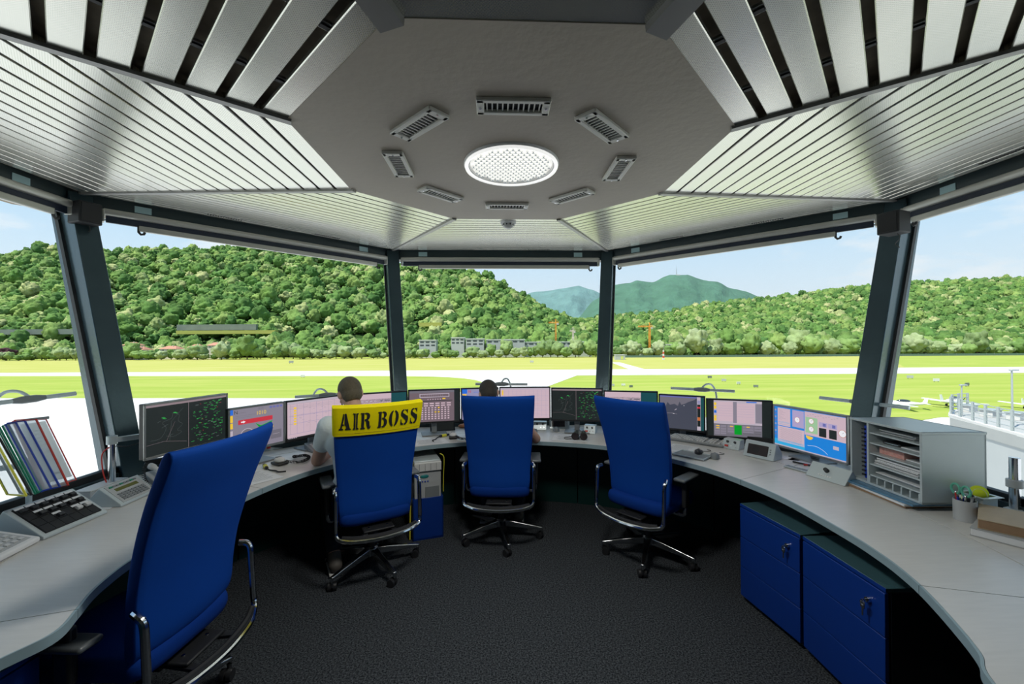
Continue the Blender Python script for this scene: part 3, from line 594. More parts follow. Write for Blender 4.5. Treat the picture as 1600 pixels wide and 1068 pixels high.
# retaining walls and meadow terrace below the left hill
def ribbon(name, pxa, pxb, ya, yb, D, m, lab, kindcat=None, th=4):
    a = Vector(gdir(pxa, D)); c = Vector(gdir(pxb, D)); d = (c-a).normalized(); n_ = Vector((-d.y, d.x)); z0 = CAM.z-(yb-537.5)/FPX*D; z1 = CAM.z-(ya-537.5)/FPX*D
    b = MB(); b.prism([(a.x, a.y), (c.x, c.y), (c.x+n_.x*th, c.y+n_.y*th), (a.x+n_.x*th, a.y+n_.y*th)], z0, z1); o = b.build(name, m, smooth=0, fix=True); tag(o, lab, kindcat) if kindcat else tag(o, kind='structure', label=lab); return o
STONE = mat('grey_retaining_wall', (.16, .19, .17), .9, 0, .25, .1)
ribbon('retaining_wall', 276, 400, 504, 513, 585, STONE, 'grey stone retaining wall at the foot of the wooded hill', 'wall')
ribbon('retaining_wall', 0, 130, 510, 518, 580, STONE, 'grey retaining wall at the far left foot of the hill', 'wall')
ribbon('meadow_bank', 275, 430, 513.5, 519, 575, GRASSF, 'sunny grass bank beneath the retaining wall', None, 8)
ribbon('meadow_bank', 655, 690, 503, 509, 600, GRASSF, 'small sunny grass bank beyond the buildings', None, 8)
# buildings
ROOF = mat('red_tiles', (.42, .20, .13), .8, 0, .2, .6); WALLC = mat('cream_render', (.60, .56, .48), .8, 0, .08, .3); WALLG = mat('grey_cladding', (.40, .42, .42), .6, 0, .08, .3); WIN = mat('dark_window', (.03, .04, .05), .15, 0, .1); FLATR = mat('pale_flat_roof', (.62, .63, .62), .7, 0, .05, .3)
def house(px, py_top, wpx, D, lab, flat=False, m=None, hb=None, depth=12):
    x, y = gdir(px, D); top = CAM.z-(py_top-537.5)/FPX*D; W_ = wpx/FPX*D; o = empty('house' if not flat else 'building', (x, y, GZ), YAW); tag(o, lab, 'building'); h = top-GZ
    if flat:
        b = MB(); b.box((0, depth/2, h/2-.3), (W_, depth, h-.6)); b.build('wall', m or WALLG, o, smooth=0); b = MB(); b.box((0, depth/2, h-.3), (W_+1, depth+1, .8)); b.build('roof', FLATR, o, smooth=0)
        nfl = 1 if W_ > 25 else 2; nw = max(3, int(W_/7))
        for f in range(nfl):
            b = MB()
            for i in range(nw): b.box((-W_/2+(i+.5)*W_/nw, -.05, h-2.6-f*3.6), (W_/nw*.66, .2, 1.5))
            b.build('window_row', WIN, o, smooth=0, kind='stuff')
    else:
        rh = min(3.5, h*.3); b = MB(); b.box((0, depth/2, (h-rh)/2), (W_, depth, h-rh)); b.build('wall', WALLC, o, smooth=0)
        e_ = .8; P = [(-W_/2-e_, -e_, h-rh), (W_/2+e_, -e_, h-rh), (W_/2+e_, depth+e_, h-rh), (-W_/2-e_, depth+e_, h-rh), (-W_/4, depth/2, h), (W_/4, depth/2, h)]
        b = MB(); b.add(P, [(0, 1, 5, 4), (1, 2, 5), (2, 3, 4, 5), (3, 0, 4), (3, 2, 1, 0)]); b.build('roof', ROOF, o, smooth=0, fix=True); b = MB(); b.box((W_*.12, depth*.4, h-.2), (.8, .8, 1.8)); b.build('chimney', WALLC, o, smooth=0)
        for i in (-1, 0, 1): b = MB(); b.box((i*W_*.28, -.05, h-rh-1.6), (1.1, .2, 1.4)); b.build('window', WIN, o, smooth=0)
for a in ((201, 531, 20, 468, 'cream house with a hipped roof, leftmost beyond the runway'), (213, 538, 22, 462, 'low red tiled house beside the leftmost cream house'), (262, 537, 26, 466, 'long red roofed house between the front trees'), (302, 535, 18, 470, 'small red roofed house by the dark trees'), (333, 532, 18, 470, 'cream house with a red roof right of the small one')): house(*a)
for a in ((668, 530, 26, 470, 'white flat roofed building just right of the second post'), (715, 526.5, 20, 476, 'tall grey block with a pale roof plant room'), (742, 528.5, 28, 474, 'grey office block in the middle of the valley buildings'), (790, 530, 60, 478, 'long low white industrial hall behind the trees'), (870, 534, 110, 482, 'very long low grey hall left of the third post'), (995, 541, 36, 478, 'white low hall right of the third post'), (1045, 539, 22, 486, 'pale block by the orange crane'), (1225, 498, 16, 1250, 'pale house high on the right slope'), (1310, 513, 26, 1000, 'long pale house in the woods of the right slope')): house(*a, flat=True)
# cranes
ORG = mat('orange_paint', (.75, .28, .03), .5, 0, .05)
def crane(px, ytop, ybase, D, jl, jr, lab, m):
    x, y = gdir(px, D); top = CAM.z-(ytop-537.5)/FPX*D; o = empty('tower_crane', (x, y, GZ), YAW); tag(o, lab, 'crane'); h = top-GZ; b = MB(); w_ = 1.5
    for sx_ in (-1, 1):
        for sy_ in (-1, 1): b.bar((sx_*w_/2, sy_*w_/2, 0), (sx_*w_/2, sy_*w_/2, h), .4, .4)
    k = int(h/3)
    for i in range(k): z = i*3; b.bar((-w_/2, -w_/2, z), (w_/2, -w_/2, z+3), .3, .3); b.bar((w_/2, -w_/2, z), (w_/2, w_/2, z+3), .25, .25)
    b.build('mast', m, o, smooth=0); b = MB()
    for yy, zz in ((-.6, 0), (.6, 0), (0, 1.2)): b.bar((-jl, yy, h+zz), (jr, yy, h+zz), .4, .4)
    n = int((jl+jr)/2.5)
    for i in range(n): xx = -jl+i*2.5; b.bar((xx, -.6, h), (xx+1.25, 0, h+1.2), .25, .25); b.bar((xx+1.25, 0, h+1.2), (xx+2.5, -.6, h), .25, .25)
    b.build('jib', m, o, smooth=0); b = MB(); b.bar((0, 0, h), (0, 0, h+5), .8, .8); b.bar((0, 0, h+5), (-jl*.8, 0, h+1.2), .15, .15); b.bar((0, 0, h+5), (jr*.9, 0, h+1.2), .15, .15); b.build('apex', m, o, smooth=0); b = MB(); b.box((1.2, 0, h-1), (1.6, 1.5, 2)); b.build('operator_cab', WALLC, o, smooth=0); b = MB(); b.box((jr-1.5, 0, h-1), (2.5, 1.4, 2)); b.build('counterweight', WALLG, o, smooth=0)
crane(1015, 512, 545, 470, 13, 4, 'orange tower crane right of the third post', ORG)
crane(868.5, 505, 535, 520, 9, 4, 'orange tower crane between the second and third posts', ORG)
crane(895.5, 518, 535, 500, 4, 3, 'small pale tower crane beside the orange one', mat('pale_crane_paint', (.6, .5, .45), .5))
# fence on the right beyond the runway
FEN = mat('green_fence', (.10, .17, .13), .7, .2, .1, 1)
o = empty('boundary_fence', (*gdir(1290, 440), GZ), YAW); tag(o, 'long dark green mesh fence before the trees on the right', 'fence'); L0 = (960-1290)/FPX*440; L1 = (1660-1290)/FPX*440
b = MB(); b.box(((L0+L1)/2, 0, 1.3), (L1-L0, .08, 2.2)); b.build('mesh_panel', FEN, o, smooth=0)
for i in range(60): b = MB(); xx = L0+(L1-L0)*i/59; b.box((xx, -.08, 1.4), (.25, .2, 2.9)); b.build('fence_post', STONE, o, smooth=0)
b = MB(); b.box(((L0+L1)/2, -.1, .1), (L1-L0, .3, .5)); b.build('kerb', STONE, o, smooth=0)
# hut, windsock mast, little signs
x, y = gdir(968, 385); o = empty('airfield_hut', (x, y, GZ), YAW); tag(o, 'small grey equipment hut right of the third post', 'hut'); b = MB(); b.box((0, 0, 2.2), (9, 5, 4.4)); b.build('wall', WALLG, o, smooth=0); b = MB(); b.box((0, 0, 4.5), (9.6, 5.6, .4)); b.build('roof', FLATR, o, smooth=0); b = MB(); b.box((1.6, -2.52, 1.8), (2.2, .1, 2.8)); b.build('door', mat('yellow_green_door', (.55, .6, .15), .6), o, smooth=0)
x, y = gdir(1036.5, 375); o = empty('approach_mast', (x, y, GZ), YAW); tag(o, 'short red and white striped equipment mast near the fence', 'mast'); 
for i in range(5): b = MB(); b.box((0, 0, .9+i*1.8), (1.6-.2*i, 1.2, 1.8)); b.build('band', mat('signal_red', (.6, .08, .05), .6) if i % 2 else FLATR, o, smooth=0)
b = MB(); b.bar((0, 0, 9), (0, 0, 13), .3, .3); b.build('rod', M['hip'], o)
for i, (px, py, lab) in enumerate(((455, 568, 'pair of small dark figures sized markers beyond the runway on the left'), (473, 590, 'small white sign in the left near meadow'), (1109, 591.5, 'small dark sign in the right near meadow, nearest the runway'), (1131, 596.5, 'second small sign from the runway in the right meadow'), (1154, 601, 'third small sign from the runway in the right meadow'), (1181, 606, 'lowest small sign in the right meadow'), (957, 604, 'dark taxiway sign beside the third post'), (974, 603.5, 'slanted taxiway sign right of the third post'), (986, 606, 'white rock like marker right of the third post'), (1422, 592, 'small marker right of the right hand post'), (1463, 597, 'small brown marker in the meadow at the right'), (1511, 604, 'brown marker lower right in the meadow'), (831, 567, 'thin marker pole beyond the runway at centre'))):
    p = gat(px, py); o = empty('airfield_sign', (p.x, p.y, GZ+.1), YAW+R.uniform(-.4, .4)); tag(o, lab, 'sign'); k = (p-CAM).length/180; b = MB(); b.box((0, 0, .7*k), (1.6*k, .25, .8*k)); b.build('sign_panel', [WALLG, FLATR, STONE][i % 3], o, smooth=0)
    for s_ in (-.5, .5): b = MB(); b.box((s_*k, 0, .2*k), (.12*k, .12, .5*k)); b.build('leg', STONE, o, smooth=0)
# light aircraft on the grass
def plane(px, py, yaw, lab, sc_=1.0):
    p = gat(px, py); o = empty('light_aircraft', (p.x, p.y, GZ+.12), yaw); tag(o, lab, 'aircraft'); o.scale = (sc_,)*3; WH = mat('white_aircraft_paint', (.72, .73, .74), .3, 0, .02)
    b = MB(); prof = [(-3.9, .10, 1.25), (-3.0, .22, 1.2), (-1.5, .45, 1.15), (0, .62, 1.15), (1.2, .60, 1.1), (2.0, .48, 1.05), (2.6, .26, 1.02)]
    b.tube([(x, 0, z) for x, r, z in prof], [r for x, r, z in prof], 14); b.build('fuselage', WH, o)
    b = MB(); b.ell((.15, 0, 1.65), (1.25, .48, .45), 14, 8); b.build('canopy', WIN, o)
    for s_ in (-1, 1):
        b = MB(); P = [(.95, s_*.3, .85), (-.55, s_*.3, .85), (-.45, s_*5.0, 1.15), (.35, s_*5.0, 1.15)]; b.add([(x, y, z+d) for d in (-.07, .07) for x, y, z in P], [(3, 2, 1, 0), (4, 5, 6, 7), (0, 1, 5, 4), (1, 2, 6, 5), (2, 3, 7, 6), (3, 0, 4, 7)]); b.build('wing', WH, o, smooth=0, fix=True)
        b = MB(); P = [(-3.2, s_*.05, 1.3), (-3.95, s_*.05, 1.3), (-3.9, s_*1.6, 1.35), (-3.4, s_*1.6, 1.35)]; b.add([(x, y, z+d) for d in (-.04, .04) for x, y, z in P], [(3, 2, 1, 0), (4, 5, 6, 7), (0, 1, 5, 4), (1, 2, 6, 5), (2, 3, 7, 6), (3, 0, 4, 7)]); b.build('tailplane', WH, o, smooth=0, fix=True)
        b = MB(); b.cyl((0, s_*1.1-.1, .25), (0, s_*1.1+.1, .25), .25, n=14); b.bar((0, s_*1.1, .3), (0, s_*.6, .9), .12, .12); b.build('main_wheel', M['blackp'], o)
    b = MB(); P = [(-3.0, 0, 1.35), (-3.9, 0, 1.3), (-4.1, 0, 2.6), (-3.6, 0, 2.6)]; b.add([(x, y+d, z) for d in (-.06, .06) for x, y, z in P], [(3, 2, 1, 0), (4, 5, 6, 7), (0, 1, 5, 4), (1, 2, 6, 5), (2, 3, 7, 6), (3, 0, 4, 7)]); b.build('fin', WH, o, smooth=0, fix=True)
    b = MB(); b.box((2.75, 0, 1.02), (.05, .12, 1.7), (.5, 0, 0)); b.ell((2.75, 0, 1.02), (.22, .14, .14), 10, 6); b.build('propeller', M['blackp'], o)
    b = MB(); b.cyl((1.9, -.07, .22), (1.9, .07, .22), .22, n=12); b.bar((1.9, 0, .25), (1.9, 0, .8), .1, .1); b.build('nose_wheel', M['blackp'], o)
plane(1490, 636, .25, 'white light aircraft parked on the grass before the railing', 1.15)
plane(1413, 639, 2.7, 'white light aircraft beside the right hand post', 1.0)
plane(1612, 640, .3, 'white light aircraft cut by the right edge of the picture', 1.0)
# lower terrace with railing at the right
TZ = -3.2
TERR = mat('grey_terrace_concrete', (.34, .35, .34), .9, 0, .1, .6)
def tp(px, py): return at(px, py, TZ)
pl = [tp(1510, 640), tp(1484, 644), tp(1484, 652), tp(1600, 683), tp(1700, 708), tp(1900, 690), tp(1800, 650)]
b = MB(); b.prism([(p.x, p.y) for p in pl], TZ-.6, TZ); o = b.build('annex_terrace', TERR, smooth=0, fix=True); tag(o, kind='structure', label='pale roof terrace of the lower annex at the right')
b = MB(); b.prism([(p.x*.995+.2, p.y*.995+.1) for p in pl], GZ, TZ-.6); tag(b.build('annex_wall', WALLG, smooth=0, fix=True), kind='structure', label='grey wall of the lower annex')
o = empty('terrace_railing', (0, 0, 0)); tag(o, 'steel post railing along the edge of the lower terrace at the right', 'railing'); line = [tp(1512, 641.5), tp(1498, 642.5), tp(1488, 644.5), tp(1486, 649.5), tp(1500, 654), tp(1520, 660), tp(1540, 665.5), tp(1560, 671), tp(1582, 677), tp(1604, 683), tp(1640, 692)]
RAILM = mat('galvanised_rail', (.42, .46, .46), .45, .5, .08)
for i, p in enumerate(line): b = MB(); b.box((p.x, p.y, TZ+.62), (.10, .10, 1.24)); b.build('railing_post', RAILM, o, smooth=0)
for z in (.35, .65, .95, 1.2): b = MB(); b.tube([(p.x, p.y, TZ+z) for p in line], .022, 6); b.build('rail', RAILM, o)
b = MB()
for p, q in zip(line, line[1:]): b.bar((p.x, p.y, TZ+.05), (q.x, q.y, TZ+.05), .25, .16)
b.build('kerb', CONC, o, smooth=0)
for px, py, h_, lab in ((1503, 650, 2.0, 'lamp mast on the lower terrace nearest the left end of the railing'), (1582, 668, 3.2, 'tall lamp mast on the lower terrace near the right edge')):
    p = tp(px, py); o = empty('lamp_mast', (p.x, p.y, TZ)); tag(o, lab, 'lamp'); b = MB(); b.cyl((0, 0, 0), (0, 0, h_), .05, .04, 10); b.build('pole', RAILM, o); b = MB(); b.box((.12, 0, h_), (.45, .16, .08)); b.build('head', RAILM, o, bevel=.02)
for i, (px, py, lab) in enumerate(((1512, 642, 'grey ventilation box on the terrace behind the left railing'), (1548, 650, 'low concrete block on the terrace, middle one'), (1590, 655, 'stack shaped vent on the terrace at the right edge'))):
    p = tp(px, py); o = empty('roof_vent', (p.x, p.y, TZ), .3); tag(o, lab, 'vent'); b = MB(); b.box((0, 0, .2), (1.1, .6, .4)); b.build('box', CONC, o, bevel=.02); b = MB(); b.box((0, 0, .43), (1.25, .7, .06)); b.build('lid', RAILM, o, bevel=.01)
# ================================================================== DESK
DZ = .74
front_pts = [(1.02, -1.18), (1.165, -.845), (1.247, -.748), (1.322, -.62), (1.404, -.454), (1.45, -.33), (1.48, -.21), (1.505, -.02), (1.515, .385), (1.465, .688), (1.383, .946), (1.225, 1.22), (1.02, 1.47), (.78, 1.65), (.33, 1.81), (-.02, 1.85), (-.36, 1.825), (-.74, 1.69), (-1.05, 1.45), (-1.27, 1.19), (-1.40, .98), (-1.505, .66), (-1.56, .3), (-1.555, -.07), (-1.53, -.228), (-1.50, -.325), (-1.455, -.42), (-1.415, -.53), (-1.46, -.65), (-1.52, -.85), (-1.45, -1.2)]
seam_pts = [(1.42, -1.3), (1.75, -.8), (1.935, -.33), (2.02, .1), (2.02, .48), (1.975, .94), (1.75, 1.5), (1.1, 2.02), (0, 2.22), (-1.1, 2.02), (-1.85, 1.45), (-2.19, .85), (-2.18, .5), (-2.14, .14), (-2.05, -.1), (-1.98, -.4), (-1.80, -.9), (-1.62, -1.4)]
def rfun(pts):
    C = catmull([(x, y, 0) for x, y in pts], 8); T = [(atan2(p.y, p.x) % (2*pi), hypot(p.x, p.y)) for p in C]; T = [(a-2*pi if a > radians(290) else a, r) for a, r in T]; T.sort()
    def f(a):
        if a <= T[0][0]: return T[0][1]
        for i in range(1, len(T)):
            if T[i][0] >= a:
                (a0, r0), (a1, r1) = T[i-1], T[i]; return r0+(r1-r0)*(a-a0)/max(1e-9, a1-a0)
        return T[-1][1]
    return f
rf, rs = rfun(front_pts), rfun(seam_pts)
def ro(a, A=2.522):
    b_ = (a-pi/8) % (pi/4); b_ = abs(((a+pi/8) % (pi/4))-pi/8); return A/cos(b_)
desk = empty('curved_desk', (0, 0, 0)); tag(desk, 'long curved maple worktop running round under the windows of the cab', 'desk')
def strip(name, fi, fo, a0, a1, z0, z1, m, parent, n, bevel=0.0, inset=.0):
    b = MB(); P = []; F = []
    for i in range(n+1):
        a = a0+(a1-a0)*i/n; r0, r1 = fi(a)+inset, fo(a)-inset; c, s_ = cos(a), sin(a); P += [(r0*c, r0*s_, z0), (r1*c, r1*s_, z0), (r1*c, r1*s_, z1), (r0*c, r0*s_, z1)]
    for i in range(n):
        for j in range(4): F.append((4*i+j, 4*i+(j+1) % 4, 4*i+4+(j+1) % 4, 4*i+4+j))
    F += [(0, 3, 2, 1), (4*n, 4*n+1, 4*n+2, 4*n+3)]
    b.add(P, F); return b.build(name, m, parent, bevel=bevel, fix=True)
cuts = [-46, -17, 26, 62, 118, 154, 196, 220]
for i in range(len(cuts)-1):
    g = radians(.05); a0, a1 = radians(cuts[i])+g, radians(cuts[i+1])-g
    strip('worktop', lambda a: rf(a)+.004, rs, a0, a1, DZ-.028, DZ, M['maple'], desk, 40, inset=.0012)
    strip('rear_ledge', lambda a: rs(a)+.004, ro, a0, a1, DZ-.026, DZ+.001, M['maple'], desk, 40, inset=.0012)
    strip('edge_band', lambda a: rf(a)-.004, lambda a: rf(a)+.004, a0, a1, DZ-.032, DZ+.0005, M['edge'], desk, 40)
strip('seam_strip', lambda a: rs(a)-.004, lambda a: rs(a)+.007, radians(-46), radians(220), DZ-.03, DZ-.004, M['hip'], desk, 90)
for i in range(18):
    a0 = radians(-46+i*14.77); strip('skirt_panel', lambda a: 2.415, lambda a: 2.44, a0+.002, a0+radians(14.77)-.002, .0, DZ-.035, M['skirt'], desk, 6)
for a in (196, 118, 62, -17):
    a = radians(a); c, s_ = cos(a), sin(a); b = MB(); b.bar(((rf(a)+.25)*c, (rf(a)+.25)*s_, DZ-.06), (2.41*c, 2.41*s_, DZ-.06), .04, .05); b.build('support_arm', M['skirt'], desk)
# ------------------------------------------------------------------ drawer cabinets
def cabinet(pa, pb, depth, lab, keys, h=.60):
    pa = Vector(pa); pb = Vector(pb); d = pb-pa; wd = d.length; a = atan2(d.y, d.x); root = empty('drawer_cabinet', ((pa.x+pb.x)/2, (pa.y+pb.y)/2, 0), a)  # local x along front, -y is front
    tag(root, lab, 'cabinet', 'blue drawer cabinets')
    b = MB(); b.box((0, depth/2+.012, .03+(h-.05)/2), (wd-.004, depth-.02, h-.05)); b.build('carcass', M['cab_side'], root, bevel=.002)
    b = MB(); b.box((0, depth/2, h-.010), (wd-.002, depth, .018)); b.build('top_panel', M['cab_top'], root, bevel=.002)
    b = MB(); b.box((0, .0, h-.010), (wd-.002, .003, .016)); b.build('front_lip', M['cab_blue'], root)
    z0, z1 = .032, h-.022; hh = (z1-z0)/3
    for i in range(3):
        b = MB(); b.box((0, .005, z0+hh*(i+.5)), (wd-.008, .018, hh-.004)); dr = b.build('drawer', M['cab_blue'], root, bevel=.002)
        if i == 2 and keys:
            x = wd/2-.075; z = z0+hh*2.62
            b = MB(); b.cyl((x, -.004, z), (x, -.016, z), .012, n=18); b.build('lock', M['chrome'], dr)
            b = MB(); b.box((x, -.026, z), (.003, .022, .010)); b.box((x-.004, -.030, z-.022), (.02, .004, .026)); b.box((x-.004, -.030, z-.050), (.007, .003, .034)); b.tube([(x+.010*cos(t)*1.2, -.034, z-.012+.012*sin(t)) for t in [2*pi*q/10 for q in range(11)]], .0012, 6); b.build('key', M['polish'], dr, bevel=.001)
    for sx_ in (-1, 1):
        for y in (.06, depth-.06):
            b = MB(); b.cyl((sx_*(wd/2-.05)-.01, y, .016), (sx_*(wd/2-.05)+.01, y, .016), .016, n=12); b.build('castor', M['blackp'], root)
    return root
# front line runs from the farther corner to the nearer one on the right side: local -y must face the room centre
cabinet((1.445, .70), (1.503, .262), .56, 'blue drawer cabinet under the right worktop, farther of the pair', True)
cabinet((1.507, .252), (1.500, -.215), .56, 'blue drawer cabinet under the right worktop, nearest the camera', True)
cabinet((-1.67, -.82), (-1.63, -.36), .50, 'blue drawer cabinet in the bottom left corner beneath the left worktop', False, .58)
# ------------------------------------------------------------------ pc holder and pc under the desk
def pc():
    a = at(645, 846, 0); b_ = at(693, 838, 0); d = (b_-a); ang = atan2(d.y, d.x); c = (a+b_)/2; wd = d.length
    root = empty('computer_holder', (c.x, c.y, 0), ang); tag(root, 'blue floor pocket holding a grey tower computer under the worktop', 'holder')
    h = .34; b = MB(); D = .42
    b.box((0, .006, h/2), (wd, .012, h)); b.box((0, D, h/2), (wd, .012, h)); b.box((-wd/2+.006, D/2, h/2), (.012, D, h)); b.box((wd/2-.006, D/2, h/2), (.012, D, h)); b.box((0, D/2, .01), (wd, D, .015)); b.build('pocket', M['cab_blue'], root, bevel=.002)
    pr = empty('tower_computer', (c.x, c.y, 0.019), ang); tag(pr, 'grey tower computer with oval green badge standing in the blue pocket', 'computer')
    wd2 = wd-.03; H = .62
    b = MB(); b.box((0, .22, H/2), (wd2, .38, H)); b.build('case', M['steel'], pr, bevel=.006)
    b = MB(); b.box((0, .022, H*.5), (wd2-.004, .02, H-.01)); b.build('front_panel', M['greyp'], pr, bevel=.006)
    b = MB(); b.box((0, .008, H-.045), (wd2, .026, .07)); b.build('top_cowl', M['cream'], pr, bevel=.004)
    b = MB()
    for i in range(4): b.box((-wd2*.32+i*wd2*.21, -.006, H-.045), (.003, .003, .055))
    b.build('cowl_ribs', M['midgrey'], pr)
    b = MB(); b.ell((-wd2*.12, .012, H-.125), (.035, .006, .016)); b.build('badge', mat('teal_badge', (.02, .22, .22), .3), pr)
    for i in range(4):
        b = MB(); b.cyl((-wd2*.30+i*.022, .014, H-.165), (-wd2*.30+i*.022, .006, H-.165), .006, n=12); b.build('button', M['navy'], pr)
    b = MB(); b.box((wd2*.16, .009, H-.26), (wd2*.52, .006, .10)); b.build('drive_bay', M['midgrey'], pr, bevel=.002)
    y = empty('yellow_cable', (c.x, c.y, 0), ang); tag(y, 'yellow cable hanging beside the tower computer under the worktop', 'cable')
    b = MB(); b.tube(catmull([(wd/2-.03, -.02, .70), (wd/2+.004, -.015, .66), (wd/2+.008, .05, .5), (wd/2+.012, .06, .3), (wd/2+.02, .03, .12), (wd/2+.03, .02, .008)], 6), .0035, 8) if False else b.tube(catmull([(wd/2-.03, -.02, .70), (wd/2+.004, -.015, .66), (wd/2+.008, .03, .5), (wd/2+.010, .05, .36)], 6), .004, 8); b.tube(catmull([(-wd/2-.0, -.02, .66), (-wd/2-.012, .01, .5), (-wd/2-.014, .03, .3), (-wd/2-.02, .03, .008)], 6), .006, 8); b.build('cable', M['yellowp'], y)
pc()
# ------------------------------------------------------------------ monitors
SM = dict(black=scr('black', (.013, .018, .018)), dline=scr('dim_line', (.11, .13, .13)), pinkbar=scr('pink_bar', (.25, .19, .21)), green=scr('green', (.03, .40, .07)), red=scr('red', (.52, .03, .05)), orange=scr('orange', (.50, .14, .04)),
    grey=scr('grey', (.22, .20, .25)), grey2=scr('mid_grey', (.15, .14, .17)), lgrey=scr('light_grey', (.46, .40, .47)), pink=scr('pink', (.55, .41, .47)), blue=scr('blue', (.02, .14, .62)), yellow=scr('yellow', (.80, .52, .04)), white=scr('white', (.78, .76, .8)),
    teal=scr('teal', (.01, .065, .075)), navyline=scr('navy_line', (.13, .14, .38)), keybg=scr('key_background', (.155, .115, .135)), lime=scr('pure_green', (.0, .30, .02)), sky=scr('sky_blue', (.03, .36, .66)), wall=scr('wallpaper', (.01, .20, .62)), mint=scr('mint', (.30, .50, .30)), lilac=scr('lilac', (.38, .32, .52)), slate=scr('slate', (.055, .06, .085)), lav=scr('lavender', (.27, .26, .42)))
SK = list(SM); SL = [SM[k] for k in SK]
class Screen:
    def __init__(s, W, H): s.W, s.H = W, H; s.b = MB(); s.l = 0
    def p(s, u, v, y=None): return ((u-.5)*s.W, -(.0002+.00025*s.l) if y is None else y, v*s.H)
    def rect(s, u0, v0, u1, v1, c, l=1): s.l = l; s.b.add([s.p(u0, v0), s.p(u1, v0), s.p(u1, v1), s.p(u0, v1)], [(0, 1, 2, 3)], SK.index(c))
    def line(s, pts, w_, c, l=2):
        s.l = l
        for (a, b_) in zip(pts, pts[1:]):
            a = Vector((a[0]*s.W, a[1]*s.H)); b2 = Vector((b_[0]*s.W, b_[1]*s.H)); d = b2-a
            if d.length < 1e-6: continue
            n = Vector((-d.y, d.x)).normalized()*w_/2; s.b.add([s.p(q.x/s.W, q.y/s.H) for q in (a-n, b2-n, b2+n, a+n)], [(0, 1, 2, 3)], SK.index(c))
    def disc(s, u, v, r, c, l=3, n=16, a0=0, a1=2*pi):
        s.l = l; s.b.add([s.p(u+r*cos(a0+(a1-a0)*i/n)/s.W, v+r*sin(a0+(a1-a0)*i/n)/s.H) for i in range(n)], [tuple(range(n))], SK.index(c))
    def poly(s, pts, c, l=2): s.l = l; s.b.add([s.p(*q) for q in pts], [tuple(range(len(pts)))], SK.index(c))
    def text(s, t, u, v, h, c, l=3):
        s.l = l; V, F, _ = text_geo(t); s.b.add([s.p(u+x*h*s.H/.72/s.W, v+y*h/.72) for x, y in V], F, SK.index(c))
def s_radar(s):
    R = random.Random(3); s.rect(0, 0, 1, 1, 'black', 0); s.rect(0, .955, 1, 1, 'pinkbar'); s.line([(.485, 0), (.485, .96)], .0022, 'pinkbar')
    o = catmull([(.05, .30, 0), (.16, .32, 0), (.22, .5, 0), (.18, .62, 0), (.28, .68, 0), (.30, .78, 0), (.37, .72, 0), (.36, .60, 0), (.41, .52, 0), (.35, .42, 0), (.40, .36, 0), (.30, .30, 0), (.22, .34, 0)], 5); s.line([(p.x, p.y) for p in o], .0009, 'dline')
    s.line([(.0, .22), (.2, .24), (.36, .18), (.46, .14)], .001, 'pinkbar'); s.line([(.22, .22), (.32, .6)], .001, 'pinkbar'); s.line([(.26, .22), (.28, .62), (.42, .86)], .0008, 'dline')
    for _ in range(4):
        x, y = R.uniform(.12, .34), R.uniform(.3, .7); s.line([(x, y), (x+.04, y+.03)], .0012, 'dline')
    for (x, y) in ((.17, .72), (.31, .78), (.18, .70), (.30, .79)): s.line([(x, y), (x+.03, y+.005)], .003, 'green'); s.line([(x+.02, y-.01), (x+.045, y-.01)], .002, 'green')
    for _ in range(150):
        x = .5+R.random()*.44; y = .05+R.random()*.88
        if R.random() < .35 and not .3 < y < .6: continue
        ln = R.uniform(.012, .045); c = 'green' if R.random() < .8 else 'dline'; s.line([(x, y), (x+ln, y+R.uniform(-.006, .006))], R.uniform(.0012, .003), c)
        if R.random() < .4: s.line([(x, y), (x+.02, y-.03)], .0007, 'dline')
    for _ in range(6): x, y = .52+R.random()*.4, R.random()*.9; s.rect(x, y, x+.008, y+.01, 'red', 3)
def s_n1010(s):
    s.rect(0, 0, 1, 1, 'grey', 0); s.rect(0, .88, .055, 1, 'blue'); s.rect(.004, .70, .05, .86, 'yellow'); s.rect(.004, .55, .05, .68, 'yellow'); s.rect(.004, .1, .05, .5, 'lgrey')
    s.text('N', .075, .885, .085, 'black'); s.line([(.14, .90), (.28, .905)], .002, 'grey2'); s.line([(.1, .83), (.46, .83)], .0015, 'grey2'); s.line([(.1, .79), (.38, .79)], .0012, 'grey2')
    s.text('15:05', .50, .93, .05, 'grey2'); s.text('1010', .48, .80, .095, 'yellow'); s.rect(.14, .62, .78, .73, 'red'); s.poly([(.19, .66), (.23, .66), (.23, .64), (.27, .675), (.23, .71), (.23, .69), (.19, .69)], 'white')
    s.poly([(.45, .60), (.55, .52), (.62, .54), (.78, .60), (.74, .52), (.60, .44), (.52, .48)], 'lime'); s.disc(.76, .45, .016, 'yellow'); s.disc(.30, .34, .05, 'lgrey'); s.disc(.30, .34, .045, 'grey2', 4)
    for i in range(4): s.rect(.72+i*.07, .92, .77+i*.07, .97, 'navyline')
    s.rect(.74, .12, .96, .34, 'grey2'); s.line([(.78, .24), (.92, .24)], .002, 'lgrey'); s.rect(.1, .06, .6, .24, 'grey2')
